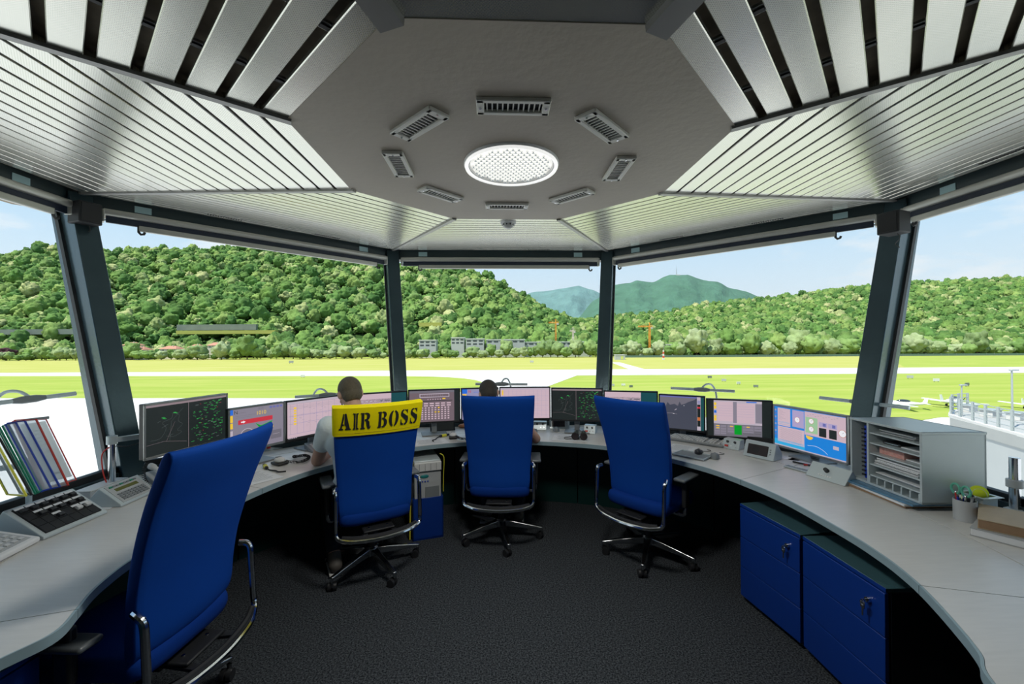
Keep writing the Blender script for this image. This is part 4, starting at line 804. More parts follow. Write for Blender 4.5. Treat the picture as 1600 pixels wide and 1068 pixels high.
def s_table(s, yc=.24):
    s.rect(0, 0, 1, 1, 'pink', 0); s.rect(0, .94, 1, 1, 'lgrey')
    for i in range(9): s.line([(.05+i*.115, .12), (.05+i*.115, .93)], .0012, 'navyline' if i % 3 else 'grey')
    for v in (.93, .88, .84, .80, .62, .60, .40, .12): s.line([(.03, v), (.98, v)], .0012, 'grey' if v > .7 else 'navyline')
    for i in range(7): s.rect(.11, .80-i*.072, .155, .845-i*.072, 'yellow', 3)
    R = random.Random(9)
    for _ in range(26): x, y = .18+R.random()*.7, .3+R.random()*.6; s.line([(x, y), (x+.04, y)], .0015, 'grey')
    s.rect(0, 0, 1, .025, 'black')
    for i in range(5): s.rect(.02+i*.03, .004, .04+i*.03, .02, 'lgrey', 3)
def s_table2(s):
    s.rect(0, 0, 1, 1, 'pink', 0); s.rect(0, .95, 1, 1, 'lgrey'); s.rect(.03, .76, .06, .93, 'yellow')
    for i in range(11): s.line([(.08+i*.085, .06), (.08+i*.085, .93)], .001, 'lav')
    for i in range(6): s.line([(.03, .90-i*.16), (.98, .90-i*.16)], .001, 'lav')
    for i in range(5): s.line([(.25, .80-i*.16), (.80, .80-i*.16)], .001, 'orange' if i == 2 else 'lav')
def s_pinkteal(s):
    s.rect(0, 0, 1, 1, 'teal', 0); s.rect(0, .0, .70, 1, 'pink'); s.rect(0, .72, .70, .84, 'black'); s.rect(.45, .76, .68, .80, 'grey2', 3)
    for i in range(6): s.line([(.04, .66-i*.1), (.66, .66-i*.1)], .0015, 'grey')
    for i in range(7): s.rect(.05+i*.08, .765, .09+i*.08, .795, 'lgrey', 3)
def s_keypad(s):
    s.rect(0, 0, 1, 1, 'keybg', 0); s.rect(.90, 0, 1, 1, 'black'); s.rect(0, .93, .9, 1, 'grey2'); s.rect(.20, .78, .80, .90, 'lgrey'); s.rect(.215, .80, .785, .88, 'keybg', 3)
    for i in range(10): s.line([(.26+i*.045, .81), (.26+i*.045, .87)], .001, 'lgrey', 4)
    for i in range(6): s.rect(.36+i*.05, .70, .375+i*.05, .73, 'pink')
    s.rect(0, .655, .86, .675, 'black'); s.rect(.66, .71, .72, .75, 'yellow')
    for r in range(8):
        n = 6 if r < 2 else 10
        for i in range(n):
            w_ = .085 if n == 6 else .035; u = .17+i*(.115 if n == 6 else .066); v = .565-r*.070
            c = 'yellow' if (r, i) in ((2, 6), (4, 6), (4, 5)) else 'pink'
            s.rect(u, v, u+w_, v+.038, c)
def s_blueN(s):
    s.rect(0, 0, 1, 1, 'lav', 0); s.rect(0, .86, .14, 1, 'blue'); s.rect(.01, .70, .12, .84, 'yellow'); s.text('N', .18, .885, .085, 'red'); s.line([(.32, .90), (.6, .90)], .003, 'blue'); s.rect(.01, .2, .12, .66, 'lgrey')
    for i in range(6): s.line([(.2, .76-i*.1), (.9, .76-i*.1)], .0014, 'navyline')
def s_map(s):
    s.rect(0, 0, 1, 1, 'slate', 0); s.rect(0, .96, .85, 1, 'navyline'); s.poly([(.0, .96), (.0, .60), (.06, .66), (.12, .62), (.18, .80), (.24, .72), (.34, .76), (.42, .70), (.46, .84), (.50, .74), (.58, .78), (.66, .84), (.78, .90), (.84, .96)][::-1], 'grey2')
    s.rect(.85, 0, .93, 1, 'lgrey'); s.rect(.86, .80, .925, .90, 'lav', 3); s.rect(.855, .12, .925, .78, 'black', 3); s.rect(.855, .66, .925, .71, 'red', 4); s.rect(.86, .30, .92, .40, 'orange', 4); s.rect(.93, 0, 1, 1, 'teal')
    s.line([(.02, .45), (.30, .47), (.40, .45)], .0012, 'lgrey'); s.line([(.02, .30), (.16, .18)], .001, 'grey'); s.disc(.56, .72, .003, 'white'); s.poly([(.33, .56), (.37, .60), (.40, .62), (.38, .58)], 'lgrey', 3); s.line([(.30, .46), (.34, .455)], .003, 'white')
def s_dual(s):
    s.rect(0, 0, 1, 1, 'black', 0); s.rect(.10, .0, .86, 1, 'lgrey'); s.rect(.10, .0, .86, .36, 'grey2', 2); s.rect(.105, .34, .86, .38, 'lgrey', 3)
    s.rect(.16, .42, .41, .965, 'pink', 3); s.rect(.47, .38, .75, .93, 'pink', 3); s.rect(.41, .38, .47, .97, 'grey', 2); s.rect(.76, .4, .86, .93, 'grey', 2); s.rect(.62, .955, .78, .985, 'blue', 4)
    for (v, c) in ((.86, 'yellow'), (.76, 'yellow'), (.64, 'blue'), (.5, 'yellow'), (.42, 'yellow')): s.rect(.105, v, .145, v+.075, c, 4)
    for i in range(5):
        s.line([(.48, .84-i*.07), (.74, .84-i*.07)], .001, 'lav', 4); s.line([(.17, .85-i*.07), (.40, .85-i*.07)], .001, 'lav', 4)
    for (u0, u1, v0) in ((.115, .20, .05), (.21, .30, .05), (.32, .42, .09), (.56, .73, .12), (.74, .85, .18)):
        s.rect(u0, v0, u1, .31, 'grey', 4)
        for i in range(3): s.line([(u0+.005, .10+i*.07), (u1-.005, .10+i*.07)], .0014, 'black', 5)
    s.rect(.43, .06, .545, .32, 'lime', 5)
    for (u, v) in ((.14, .27), (.14, .21), (.36, .27), (.62, .27)): s.rect(u, v, u+.05, v+.025, 'yellow', 6)
def s_desktop(s):
    s.rect(0, 0, 1, 1, 'wall', 0); s.rect(.0, 0, .46, .16, 'sky', 1); s.rect(.05, .52, .25, .97, 'pink'); s.rect(.05, .10, .455, .50, 'pink'); s.rect(.28, .55, .45, .97, 'lilac')
    for i in range(14): s.line([(.08+(i % 2)*.02, .46-i*.024), (.42, .46-i*.024)], .001, 'grey')
    for v in (.62, .60, .56): s.line([(.06, v), (.24, v)], .0015, 'sky', 3)
    for i in range(9): s.line([(.07, .92-i*.03), (.07+.03+.1*((i*7 % 5)/5), .92-i*.03)], .001, 'grey', 3)
    for i in range(8): s.rect(.006, .88-i*.09, .03, .93-i*.09, 'navyline' if i % 2 else 'lav', 3)
    s.rect(.46, .42, .995, .985, 'pink', 2); s.rect(.475, .48, .64, .86, 'mint', 3); 
    for u in (.66, .78): s.rect(u, .68, u+.11, .79, 'lilac', 3); s.rect(u+.05, .70, u+.09, .77, 'navyline', 5)
    s.rect(.66, .45, .755, .655, 'black', 5); s.rect(.79, .45, .885, .655, 'black', 5)
    for (u, v, r) in ((.355, .74, .022), (.555, .77, .020), (.555, .58, .020), (.955, .62, .026)): s.disc(u, v, r, 'orange', 5); s.disc(u, v, r*.9, 'white', 6); s.line([(u, v), (u+.015, v+.03)], .0015, 'black', 7)
    for i in range(12): s.line([(.50+.035*i, .90+(i % 3)*.02), (.52+.035*i, .90+(i % 3)*.02)], .0018, 'grey', 5)
    s.disc(.53, .41, .028, 'yellow', 6, 14, pi, 2*pi); o = catmull([(.50, .17, 0), (.62, .19, 0), (.72, .13, 0), (.77, .06, 0)], 6); s.line([(p.x, p.y) for p in o], .002, 'white', 5); s.rect(.84, .22, .91, .30, 'lgrey', 5)
    s.rect(0, 0, 1, .025, 'lgrey', 6)
def monitor(lab, L_, R_, hm, fn, bez='blackp', asp=None, stand='foot', back='blackp'):
    # L_, R_: (x, top y, height in px) of the left and right edges
    dl, dr = FPX*hm/L_[2], FPX*hm/R_[2]; a = dep(L_[0], L_[1], dl); c = dep(R_[0], R_[1], dr); zt = (a.z+c.z)/2
    d = (c-a).xy; W_ = d.length; ang = atan2(d.y, d.x); mid = (a+c)/2
    root = empty('monitor', (mid.x, mid.y, DZ+.002), ang); tag(root, lab, 'monitor', 'computer monitors along the desk')
    zb = zt-hm-DZ; th = .035; bz = .012
    b = MB(); b.box((0, th/2, zb+hm/2), (W_-.004, th, hm)); b.box((0, th+.012, zb+hm/2), (W_*.5, .03, hm*.5)); b.build('housing', M[back], root, bevel=.004)
    b = MB()
    for (x, z, ww, hh) in ((0, zb+bz/2, W_, bz*1.3), (0, zb+hm-bz/2, W_, bz), (-W_/2+bz/2, zb+hm/2, bz, hm), (W_/2-bz/2, zb+hm/2, bz, hm)): b.box((x, -.003, z), (ww, .008, hh))
    b.build('bezel', M[bez], root, bevel=.0015)
    S = Screen(W_-2*bz, hm-2.2*bz); fn(S); S.b.v = [(x, y-.0015, z+zb+bz*1.2) for x, y, z in S.b.v]; o = S.b.build('screen', SL, root, smooth=0)
    if stand == 'foot':
        b = MB(); b.bar((0, th+.03, 0.012), (0, th+.03, zb+hm*.5), .05, .03); b.bar((0, th+.03, zb+hm*.45), (0, th, zb+hm*.45), .05, .05); b.build('neck', M['midgrey'], root, bevel=.003)
        b = MB(); b.box((0, .04, .005), (.24, .17, .010)); b.build('foot', M['midgrey'], root, bevel=.004)
    return root, (W_, hm, zb, th, ang, mid)
m1, i1 = monitor('large monitor with a split dark radar picture at the left end of the desk', (223.5, 632, 88), (355, 614.5, 71.5), .335, s_radar, bez='alu', stand=None)
monitor('monitor showing 1010 in yellow over a red bar', (356, 638.5, 72.5), (444.5, 627.5, 64), .32, s_n1010, bez='midgrey')
monitor('wide pink table display left of the man in the yellow topped chair', (446, 626, 63.5), (535, 617, 56), .32, s_table)
monitor('monitor half pink and half dark teal behind the man in the yellow topped chair', (551, 616, 57), (636.5, 609.5, 53.5), .32, s_pinkteal)
monitor('monitor with a grid of small pale keys behind the tablet', (637.5, 609.5, 53.5), (719, 606.5, 51.8), .32, s_keypad)
monitor('narrow lavender monitor left of the head of the second man', (720, 606.5, 51.8), (779, 604.8, 50.8), .32, s_blueN)
monitor('pink grid monitor at the centre of the desk behind the second man', (780, 604.3, 51), (860, 604.3, 51), .32, s_table2)
monitor('dark split radar monitor right of the centre above the binoculars', (861, 604.3, 51.2), (942, 608, 52.3), .32, s_radar)
monitor('monitor half pink and half dark teal behind the right hand chair', (943, 608, 52.5), (1028, 613.5, 54), .32, s_pinkteal)
monitor('monitor with a dark grey map above the keyboard', (1029, 614, 54), (1102, 620.3, 57), .32, s_map)
monitor('monitor with two pink panels and a green square', (1103, 618, 59.5), (1207.5, 630.5, 62.5), .33, s_dual)
monitor('large bright monitor with blue desktop and dials beside the shelf organiser', (1208.5, 632, 64), (1325.5, 649, 77), .325, s_desktop, bez='alu')
# stand of the first monitor: pole with clamp arm
def pole_arm():
    base = at(175, 765, DZ); px = empty('clamp_pole', (base.x, base.y, DZ+.001)); tag(px, 'grey clamp pole with jointed arm carrying the left radar monitor', 'arm')
    top = 1.6-(678-537)/FPX*(base-CAM).dot(FW)-DZ
    b = MB(); b.cyl((0, 0, 0), (0, 0, top), .018, n=20); b.build('pole', M['chrome'], px)
    b = MB(); b.lathe([(.032, 0), (.032, .02), (.022, .03)], 20); b.build('base_clamp', M['steel'], px)
    b = MB(); b.cyl((0, 0, top-.045), (0, 0, top+.004), .026, n=20); b.build('collar', M['steel'], px)
    W_, hm, zb, th, ang, mid = i1; bp = Vector((mid.x, mid.y))+Matrix.Rotation(ang, 2) @ Vector((-.05, th+.05)); e = Vector((bp.x-base.x, bp.y-base.y, zb+hm*.45)); k = Vector((0, 0, top-.022)); h_ = k.lerp(Vector((e.x, e.y, k.z)), .5)+Vector((0.02, .03, 0))
    b = MB(); b.bar(k, h_, .03, .03); b.build('lower_arm', M['steel'], px, bevel=.004)
    b = MB(); b.cyl(h_-Vector((0, 0, .03)), h_+Vector((0, 0, .03)), .022, n=16); b.build('elbow', M['steel'], px)
    b = MB(); b.bar(h_, Vector((e.x, e.y, h_.z)), .03, .03); b.bar(Vector((e.x, e.y, h_.z-.02)), e, .03, .03, up=(1, 0, 0)); b.build('upper_arm', M['steel'], px, bevel=.004)
    b = MB(); b.tube(catmull([(0, -.02, top-.06), (-.03, -.03, top-.10), (-.035, -.02, top-.2), (-.02, -.01, top-.28), (-.022, 0, .02)], 6), .0035, 6); b.build('red_cable', M['red'], px)
    b = MB(); b.tube(catmull([k+Vector((.0, 0, -.03)), k.lerp(h_, .4)+Vector((0, 0, -.05)), h_+Vector((0, 0, -.02)), h_.lerp(e, .5)+Vector((0, 0, .02))], 6), .003, 6); b.build('black_cable', M['blackp'], px)
pole_arm()
# ================================================================== CHAIRS
ZB = [(-.205, .440), (-.212, .50), (-.205, .60), (-.205, .72), (-.222, .86), (-.250, 1.00), (-.285, 1.12), (-.305, 1.20)]
WB = [.225, .238, .243, .250, .262, .272, .279, .281]
_bc = catmull([(y, z, w_) for (y, z), w_ in zip(ZB, WB)], 6)
REC = [.03, 0.0, 0.0]
def back_pt(u, v, off=0.0):
    # u in -1..1 across, v in 0..1 up, off: outward (towards -y) from the rear face
    i = v*(len(_bc)-1); k = min(int(i), len(_bc)-2); p = _bc[k].lerp(_bc[k+1], i-k); t = (_bc[k+1]-_bc[k]); ty, tz = t.x, t.y; l_ = hypot(ty, tz); ny, nz = -tz/l_, ty/l_
    return Vector((u*p.z, p.x+.028*u*u+ny*off+REC[2]+REC[0]*(1.2-p.y), p.y+nz*off+.006*u*u*v+REC[1]))
def back_mesh(v0, v1, o_out, o_in, grow, nu=18, nv=40, full=False):
    b = MB(); P = []; F = []
    prof = [(-1, 0)]
    # closed cross-section around the pad: rear face then front face, with rounded sides
    ring = []
    for i in range(nu+1): ring.append((-1+2*i/nu, 0))
    for a in range(1, 6): ring.append((1, a/6))
    for i in range(nu+1): ring.append((1-2*i/nu, 1))
    for a in range(1, 6): ring.append((-1, 1-a/6))
    m = len(ring)
    for j in range(nv+1):
        v = v0+(v1-v0)*j/nv; e_ = min(1, min((v-v0), (v1-v))*nv/2.2/2 + .0); e_ = sqrt(max(0, 1-(1-min(1, e_))**2))
        if full: e_ = 1.0
        for (u, s_) in ring:
            side = sin(pi*s_) if abs(u) == 1 else 0; c = (o_out+o_in)/2; hh = (o_out-o_in)/2*(.25+.75*e_)
            off = c+hh*(1-2*s_) if abs(u) < 1 else c+hh*cos(pi*s_)
            p = back_pt(u*.985, v, off); p.x += (1 if u > 0 else -1)*(.006*side+grow)*(1 if abs(u) == 1 else abs(u))*1.0
            P.append(p)
    for j in range(nv):
        for i in range(m): F.append((j*m+i, j*m+(i+1) % m, (j+1)*m+(i+1) % m, (j+1)*m+i))
    F += [tuple(range(m-1, -1, -1)), tuple(range(nv*m, nv*m+m))]
    b.add(P, F); return b
def arc(cx, cy, rx, ry, a0, a1, n=10): return [(cx+rx*cos(radians(a0+(a1-a0)*i/n)), cy+ry*sin(radians(a0+(a1-a0)*i/n))) for i in range(n+1)]
GLYPH = {
 'A': (.95, [[(0, 0), (.34, 0), (.34, .07), (.245, .09), (.29, .24), (.40, .24), (.40, .33), (.32, .33), (.42, .66), (.42, .98), (.36, 1.0), (.10, .09), (0, .07)],
             [(.46, 1.0), (.46, .33), (.49, .24), (.56, .24), (.60, .09), (.50, .07), (.50, 0), (.95, 0), (.95, .07), (.87, .09), (.60, 1.0)]]),
 'I': (.46, [[(0, 0), (.205, 0), (.205, 1), (0, 1), (0, .93), (.08, .91), (.08, .09), (0, .07)], [(.255, 0), (.46, 0), (.46, .07), (.38, .09), (.38, .91), (.46, .93), (.46, 1), (.255, 1)]]),
 'R': (.86, [[(0, 0), (.36, 0), (.36, .07), (.29, .09), (.29, 1), (0, 1), (0, .93), (.07, .91), (.07, .09), (0, .07)],
             [(.34, 1), (.34, .91)]+arc(.42, .74, .11, .17, 90, -90, 8)+[(.34, .57), (.34, .47), (.44, .45), (.54, .12)]+arc(.70, .12, .14, .13, 190, 350, 6)+[(.86, .16), (.82, .16), (.78, .09), (.76, .12), (.72, .40), (.60, .50)]+arc(.50, .75, .26, .25, -60, 90, 10)]),
 'B': (.80, [[(0, 0), (.29, 0), (.29, 1), (0, 1), (0, .93), (.07, .91), (.07, .09), (0, .07)],
             [(.34, 1), (.34, .92)]+arc(.42, .75, .09, .17, 90, -90, 8)+[(.34, .58), (.34, .48)]+arc(.42, .28, .12, .20, 90, -90, 8)+[(.34, .08), (.34, 0)]+arc(.48, .27, .32, .27, -90, 75, 12)+arc(.46, .77, .27, .23, -50, 90, 10)]),
 'O': (.86, [arc(.40, .5, .40, .51, 95, 265, 18)+arc(.40, .5, .14, .43, 255, 105, 12), arc(.46, .5, .40, .51, -85, 85, 18)+arc(.46, .5, .14, .43, 75, -75, 12)]),
 'S': (.74, [[(.06, 0), (.06, .34), (.11, .34)]+arc(.34, .27, .21, .19, 170, 262, 7)+[(.34, .0)]+arc(.30, .14, .2, .15, 250, 215, 3),
             [(.39, 0), (.39, .09)]+arc(.41, .20, .11, .11, -70, 60, 6)+[(.36, .36), (.16, .50)]+arc(.26, .72, .22, .28, 215, 95, 9)+[(.33, 1.0), (.33, .90)]+arc(.30, .80, .09, .09, 100, 240, 6)+[(.36, .66), (.58, .54)]+arc(.50, .30, .24, .30, 60, -85, 11),
             [(.38, 1.0), (.38, .92)]+arc(.40, .74, .18, .18, 80, 10, 6)+[(.61, .70), (.66, .70), (.66, 1.0), (.61, 1.0), (.57, .95)]])}
def letters(txt, u0, u1, v0, v1, off, slope=0.0):
    from mathutils.geometry import tessellate_polygon
    b = MB(); tot = 0
    for ch in txt: tot += (GLYPH[ch][0]+.16) if ch != ' ' else .42
    tot -= .16; x = 0
    for ch in txt:
        if ch == ' ': x += .42; continue
        w_, polys = GLYPH[ch]
        for pl in polys:
            q = [Vector((px, py, 0)) for px, py in pl]; tri = tessellate_polygon([q])
            P = [back_pt(u0+(u1-u0)*(x+px)/tot, v0+(v1-v0)*py+slope*(x/tot), off) for px, py in pl]
            b.add(P, [tuple(t) for t in tri])
        x += w_+.16
    return b
def chair(hub, ang, base_deg, lab, cover=False, arms=(1, 1), armh=.665, rec=.03, dz=0.0, boff=0.0):
    REC[:] = [rec, dz, boff]
    root = empty('office_chair', (hub[0], hub[1], 0), radians(ang)); tag(root, lab, 'chair', 'blue office chairs at the desk')
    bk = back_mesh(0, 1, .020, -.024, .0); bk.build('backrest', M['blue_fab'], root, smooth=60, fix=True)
    if cover:
        cv = back_mesh(.735, 1.014, .029, -.033, .008, nv=16, full=True).build('yellow_cover', M['yellow'], root, smooth=60, fix=True); cv['label'] = 'yellow cloth cover with black stencil letters AIR BOSS'
        letters('AIR BOSS', -.91, .91, .786, .936, .0325).build('lettering', M['ink'], cv, smooth=0)
        b = MB(); b.tube([back_pt(-1+2*i/20, .757, .030) for i in range(21)], .0012, 5); b.build('hem_stitch', mat('dark_yellow_thread', (.5, .4, .0), .8), cv)
    # seat cushion
    sp = []; b = MB()
    out = [(-.215, -.215), (-.235, -.10), (-.245, .10), (-.235, .22), (-.18, .265), (0, .28), (.18, .265), (.235, .22), (.245, .10), (.235, -.10), (.215, -.215), (0, -.235)]
    C = catmull([(x, y, 0) for x, y in out], 5, True); n = len(C)
    lay = [(.90, .395), (.97, .405), (1.0, .43), (1.0, .455), (.97, .478), (.88, .488), (.5, .484)]
    P = []; F = []
    for s_, z in lay: P += [(p.x*s_, p.y*s_+.02, z) for p in C]
    for i in range(len(lay)-1): F += [(i*n+k, i*n+(k+1) % n, (i+1)*n+(k+1) % n, (i+1)*n+k) for k in range(n)]
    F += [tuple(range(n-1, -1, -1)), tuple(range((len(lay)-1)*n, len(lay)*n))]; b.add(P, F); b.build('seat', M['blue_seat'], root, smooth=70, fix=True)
    b = MB(); b.box((0, .02, .385), (.30, .34, .018)); b.box((0, -.03, .352), (.16, .22, .055)); b.box((0, -.19, .372), (.20, .16, .014)); b.build('seat_mechanism', M['softblack'], root, bevel=.006)
    for x, y in ((-.06, -.22), (.06, -.22), (-.06, -.15), (.06, -.15)): b = MB(); b.cyl((x, y, .379), (x, y, .383), .007, n=8); b.build('bolt', M['chrome'], root)
    # chrome back frame: uprights and bowed rear bar
    fx = .272
    def rr(*a): return [Vector(p) for p in a]
    path = [(-fx+.012, -.215, .672), (-fx, -.245, .665), (-fx, -.262, .64), (-fx, -.268, .55), (-fx, -.276, .42), (-fx+.006, -.285, .385), (-fx+.03, -.30, .368), (-.16, -.335, .356), (0, -.352, .350)]
    path = path+[(-x, y, z) for x, y, z in path[-2::-1]]
    b = MB(); b.tube(catmull(path, 5), (.0105, .017), 10, flat=(0, 1, 0)) if False else b.tube(catmull(path, 5), .0135, 10); b.build('back_frame', M['chrome'], root)
    b = MB(); b.tube(catmull([(-fx+.035, -.292, .380), (-.15, -.322, .372), (0, -.338, .368), (.15, -.322, .372), (fx-.035, -.292, .380)], 6), .014, 8); b.build('frame_insert', M['softblack'], root)
    for s_ in (-1, 1):
        b = MB(); b.bar((s_*.06, -.10, .352), (s_*.10, -.33, .36), .03, .012); b.build('frame_arm', M['softblack'], root)
    # armrests
    for s_, on in ((-1, arms[0]), (1, arms[1])):
        if not on: continue
        b = MB(); b.tube(catmull([(s_*.14, .0, .388), (s_*.25, .0, .385), (s_*.282, .0, .40), (s_*.290, .0, .44), (s_*.290, .0, .50)], 5), .013, 10); ar = b.build('armrest', M['polish'], root)
        b = MB(); b.box((s_*.290, 0, .545), (.034, .062, .20)); b.build('sleeve', M['blackp'], ar, bevel=.010)
        b = MB(); b.box((s_*.290, .03, armh-.012), (.085, .255, .024)); b.build('arm_pad', M['pad'], ar, bevel=.011, seg=3)
    # column and star base
    b = MB(); b.cyl((0, 0, .12), (0, 0, .34), .025, n=18); b.cyl((0, 0, .055), (0, 0, .16), .031, n=18); b.build('gas_column', M['blackp'], root)
    b = MB(); b.lathe([(.036, .085), (.048, .10), (.048, .150), (.036, .160)], 24); b.build('hub', M['polish'], root)
    for i in range(5):
        a = radians(base_deg-ang+72*i); d = Vector((cos(a), sin(a), 0)); sd = Vector((-d.y, d.x, 0)); P = []
        for (r, wd, z0, z1) in ((.03, .052, .098, .150), (.12, .042, .092, .138), (.33, .026, .078, .100), (.345, .024, .058, .098)):
            P += [d*r-sd*wd/2+Vector((0, 0, z0)), d*r+sd*wd/2+Vector((0, 0, z0)), d*r+sd*wd/2+Vector((0, 0, z1)), d*r-sd*wd/2+Vector((0, 0, z1))]
        b = MB(); F = [(3, 2, 1, 0), (12, 13, 14, 15)]
        for k in range(3):
            for j in range(4): F.append((4*k+j, 4*k+(j+1) % 4, 4*k+4+(j+1) % 4, 4*k+4+j))
        b.add(P, F); leg = b.build('base_leg', M['polish'], root, bevel=.005, fix=True)
        ca = a+random.uniform(-.9, .9); cdv = Vector((cos(ca), sin(ca), 0)); cs = Vector((-cdv.y, cdv.x, 0)); c0 = d*.335+cdv*(-.018)
        b = MB(); 
        for s_ in (-1, 1): b.cyl(c0+cs*(s_*.006)+Vector((0, 0, .027)), c0+cs*(s_*.026)+Vector((0, 0, .027)), .027, .0255, 20)
        b.cyl(c0-cs*.006+Vector((0, 0, .027)), c0+cs*.006+Vector((0, 0, .027)), .016, n=12); b.cyl(d*.335+Vector((0, 0, .03)), d*.335+Vector((0, 0, .066)), .010, n=12); b.build('caster', M['blackp'], leg)
    return root
chair((-1.53, -.065), 85.2, 62, 'high backed blue office chair at the left end, nearest the camera', arms=(1, 1), armh=.60, rec=.13, dz=.03, boff=-.085)
chair((-.978, 1.20), 27.7, -48, 'blue office chair wearing a yellow cover lettered AIR BOSS', cover=True)
chair((-.036, 1.625), -5.1, -81, 'blue office chair seen straight from behind at the centre of the desk')
chair((1.068, 1.255), -50.7, 243, 'empty blue office chair turned to the right before the binoculars', rec=.10)
# ================================================================== PEOPLE
def bake(mb, name, m, parent, voxel, smooth_it=4, cutf=None):
    me = bpy.data.meshes.new(name); me.from_pydata(mb.v, [], mb.f); o = bpy.data.objects.new(name, me); COL.objects.link(o)
    r = o.modifiers.new('r', 'REMESH'); r.mode = 'VOXEL'; r.voxel_size = voxel; r.use_smooth_shade = True
    s_ = o.modifiers.new('s', 'SMOOTH'); s_.factor = .5; s_.iterations = smooth_it
    dg = bpy.context.evaluated_depsgraph_get(); m2 = bpy.data.meshes.new_from_object(o.evaluated_get(dg)); bpy.data.objects.remove(o)
    m2.materials.clear(); m2.materials.append(m); m2.name = name
    if cutf:
        bm = bmesh.new(); bm.from_mesh(m2); bmesh.ops.delete(bm, geom=[v for v in bm.verts if cutf(v.co)], context='VERTS'); bm.to_mesh(m2); bm.free()
    m2.shade_smooth(); o = bpy.data.objects.new(name, m2); COL.objects.link(o); o.parent = parent; return o
def person(loc, yaw, J, lab, shirt, hair, scale=1.0, sleeve=.62):
    root = empty('person', loc, yaw); tag(root, lab, 'person', None)
    J = {k: Vector(v) for k, v in J.items()}
    b = MB(); c = b.capsule
    hd, nk = J['head'], J['neck']; up = (hd-nk).normalized(); fw = (J['face']-J['face'].dot(up)*up).normalized(); rt = fw.cross(up).normalized()
    HR = Matrix((rt, fw, up)).transposed()
    def H(x, y, z): return hd+HR @ Vector((x, y, z))
    eu = HR.to_euler()
    # trunk
    pel, ch = J['pelvis'], J['chest']; b.ell(pel, (.165, .125, .12), 20, 12); c(pel, ch, .135, .14); b.ell(ch, (.175, .125, .16), 20, 12)
    for s_ in ('L', 'R'):
        sh, el, wr, hp, kn, an = J['sh'+s_], J['el'+s_], J['wr'+s_], J['hip'+s_], J['kn'+s_], J['an'+s_]
        c(ch+Vector((0, 0, .06)), sh, .085, .062); c(sh, el, .056, .042); c(el, wr, .043, .028); c(hp, kn, .088, .060); c(kn, an, .058, .038)
        toe = an+J['foot']*.17+Vector((0, 0, -.045)); c(an+Vector((0, 0, -.03)), toe, .038, .032)
        # hand: palm, four fingers of unequal length with a bend, thumb off the side
        hdv = J['hand'+s_].normalized(); side = (1 if s_ == 'L' else -1); sd = hdv.cross(Vector((0, 0, 1))).normalized()*(-side); palm = wr+hdv*.055
        for t in (-.028, -.010, .010, .028): c(wr+sd*t*.6, palm+hdv*.03+sd*t, .017, .0125, 8)
        for t, ln in ((-.030, .062), (-.010, .078), (.010, .074), (.030, .058)):
            p0 = palm+hdv*.03+sd*t; p1 = p0+hdv*(ln*.5)+sd*t*.2+Vector((0, 0, -.004)); p2 = p1+hdv*(ln*.42)+Vector((0, 0, -.016)); c(p0, p1, .0095, .0088, 8); c(p1, p2, .0088, .0075, 8)
        t0 = wr+hdv*.02+sd*.024*(-1); t1 = t0-sd*.026+hdv*.026; t2 = t1-sd*.006+hdv*.03; c(t0, t1, .013, .011, 8); c(t1, t2, .0105, .0085, 8)
    # neck, head with brow, nose, lips, chin, ears
    c(ch+Vector((0, 0, .10)), nk, .070, .060); c(nk, hd+HR @ Vector((0, -.01, -.03)), .060, .058)
    b.ell(H(0, -.008, .022), (.077, .094, .094), 20, 14, eu); b.ell(H(0, .018, -.040), (.060, .070, .070), 18, 12, eu); b.ell(H(0, .058, -.088), (.026, .024, .022), 12, 8, eu)
    b.capsule(H(0, .088, .0), H(0, .104, -.030), .009, .014, 10); b.ell(H(0, .082, .022), (.046, .014, .010), 12, 8, eu); b.ell(H(0, .080, -.060), (.024, .012, .008), 12, 8, eu)
    for s_ in (-1, 1): b.ell(H(s_*.081, -.010, -.008), (.010, .020, .032), 12, 8, (eu.x, eu.y, eu.z+s_*-.3)); b.ell(H(s_*.046, .066, -.030), (.020, .02, .022), 10, 8, eu)
    bake(b, 'body', M['skin'], root, .0075, 3)
    for s_ in (-1, 1):
        b = MB(); b.ell(H(s_*.032, .083, .004), (.012, .009, .0075), 14, 8, eu); e_ = b.build('eye', M['white'], root)
        b = MB(); b.ell(H(s_*.032, .0905, .002), (.005, .003, .005), 10, 6, eu); b.build('iris', M['ink'], e_)
    b = MB(); b.ell(H(0, .0925, -.060), (.022, .003, .0025), 12, 6, eu); b.build('mouth', mat('lip', (.35, .12, .10), .5), root)
    # hair: cropped cap over crown, sides and nape
    b = MB(); b.ell(H(0, -.012, .028), (.083, .098, .096), 24, 16, eu); b.ell(H(0, -.040, -.022), (.072, .066, .066), 20, 12, eu)
    HI = HR.transposed()
    def cut(p):
        q = HI @ (p-hd)
        return (q.y > .045 and q.z < .062+(q.y-.045)*.1) or (q.y > -.035 and q.z < .016) or q.z < -.070 or (q.y > .0 and q.z < .03)
    bake(b, 'hair', hair, root, .006, 3, cut)
    # shirt
    b = MB(); c = b.capsule; b.ell(pel+Vector((0, 0, .03)), (.182, .142, .12), 20, 12); c(pel, ch, .152, .158); b.ell(ch, (.192, .142, .172), 20, 12)
    for s_ in ('L', 'R'):
        sh, el = J['sh'+s_], J['el'+s_]; c(ch+Vector((0, 0, .065)), sh, .098, .075); c(sh, sh.lerp(el, sleeve), .074, .066)
    c(ch+Vector((0, 0, .10)), nk.lerp(ch, .18), .085, .070); sh_ = bake(b, 'shirt', shirt, root, .010, 5)
    b = MB(); P = []; k = 24; ax = (hd-ch).normalized(); t1 = ax.cross(Vector((1, 0, 0))).normalized(); t2 = ax.cross(t1)
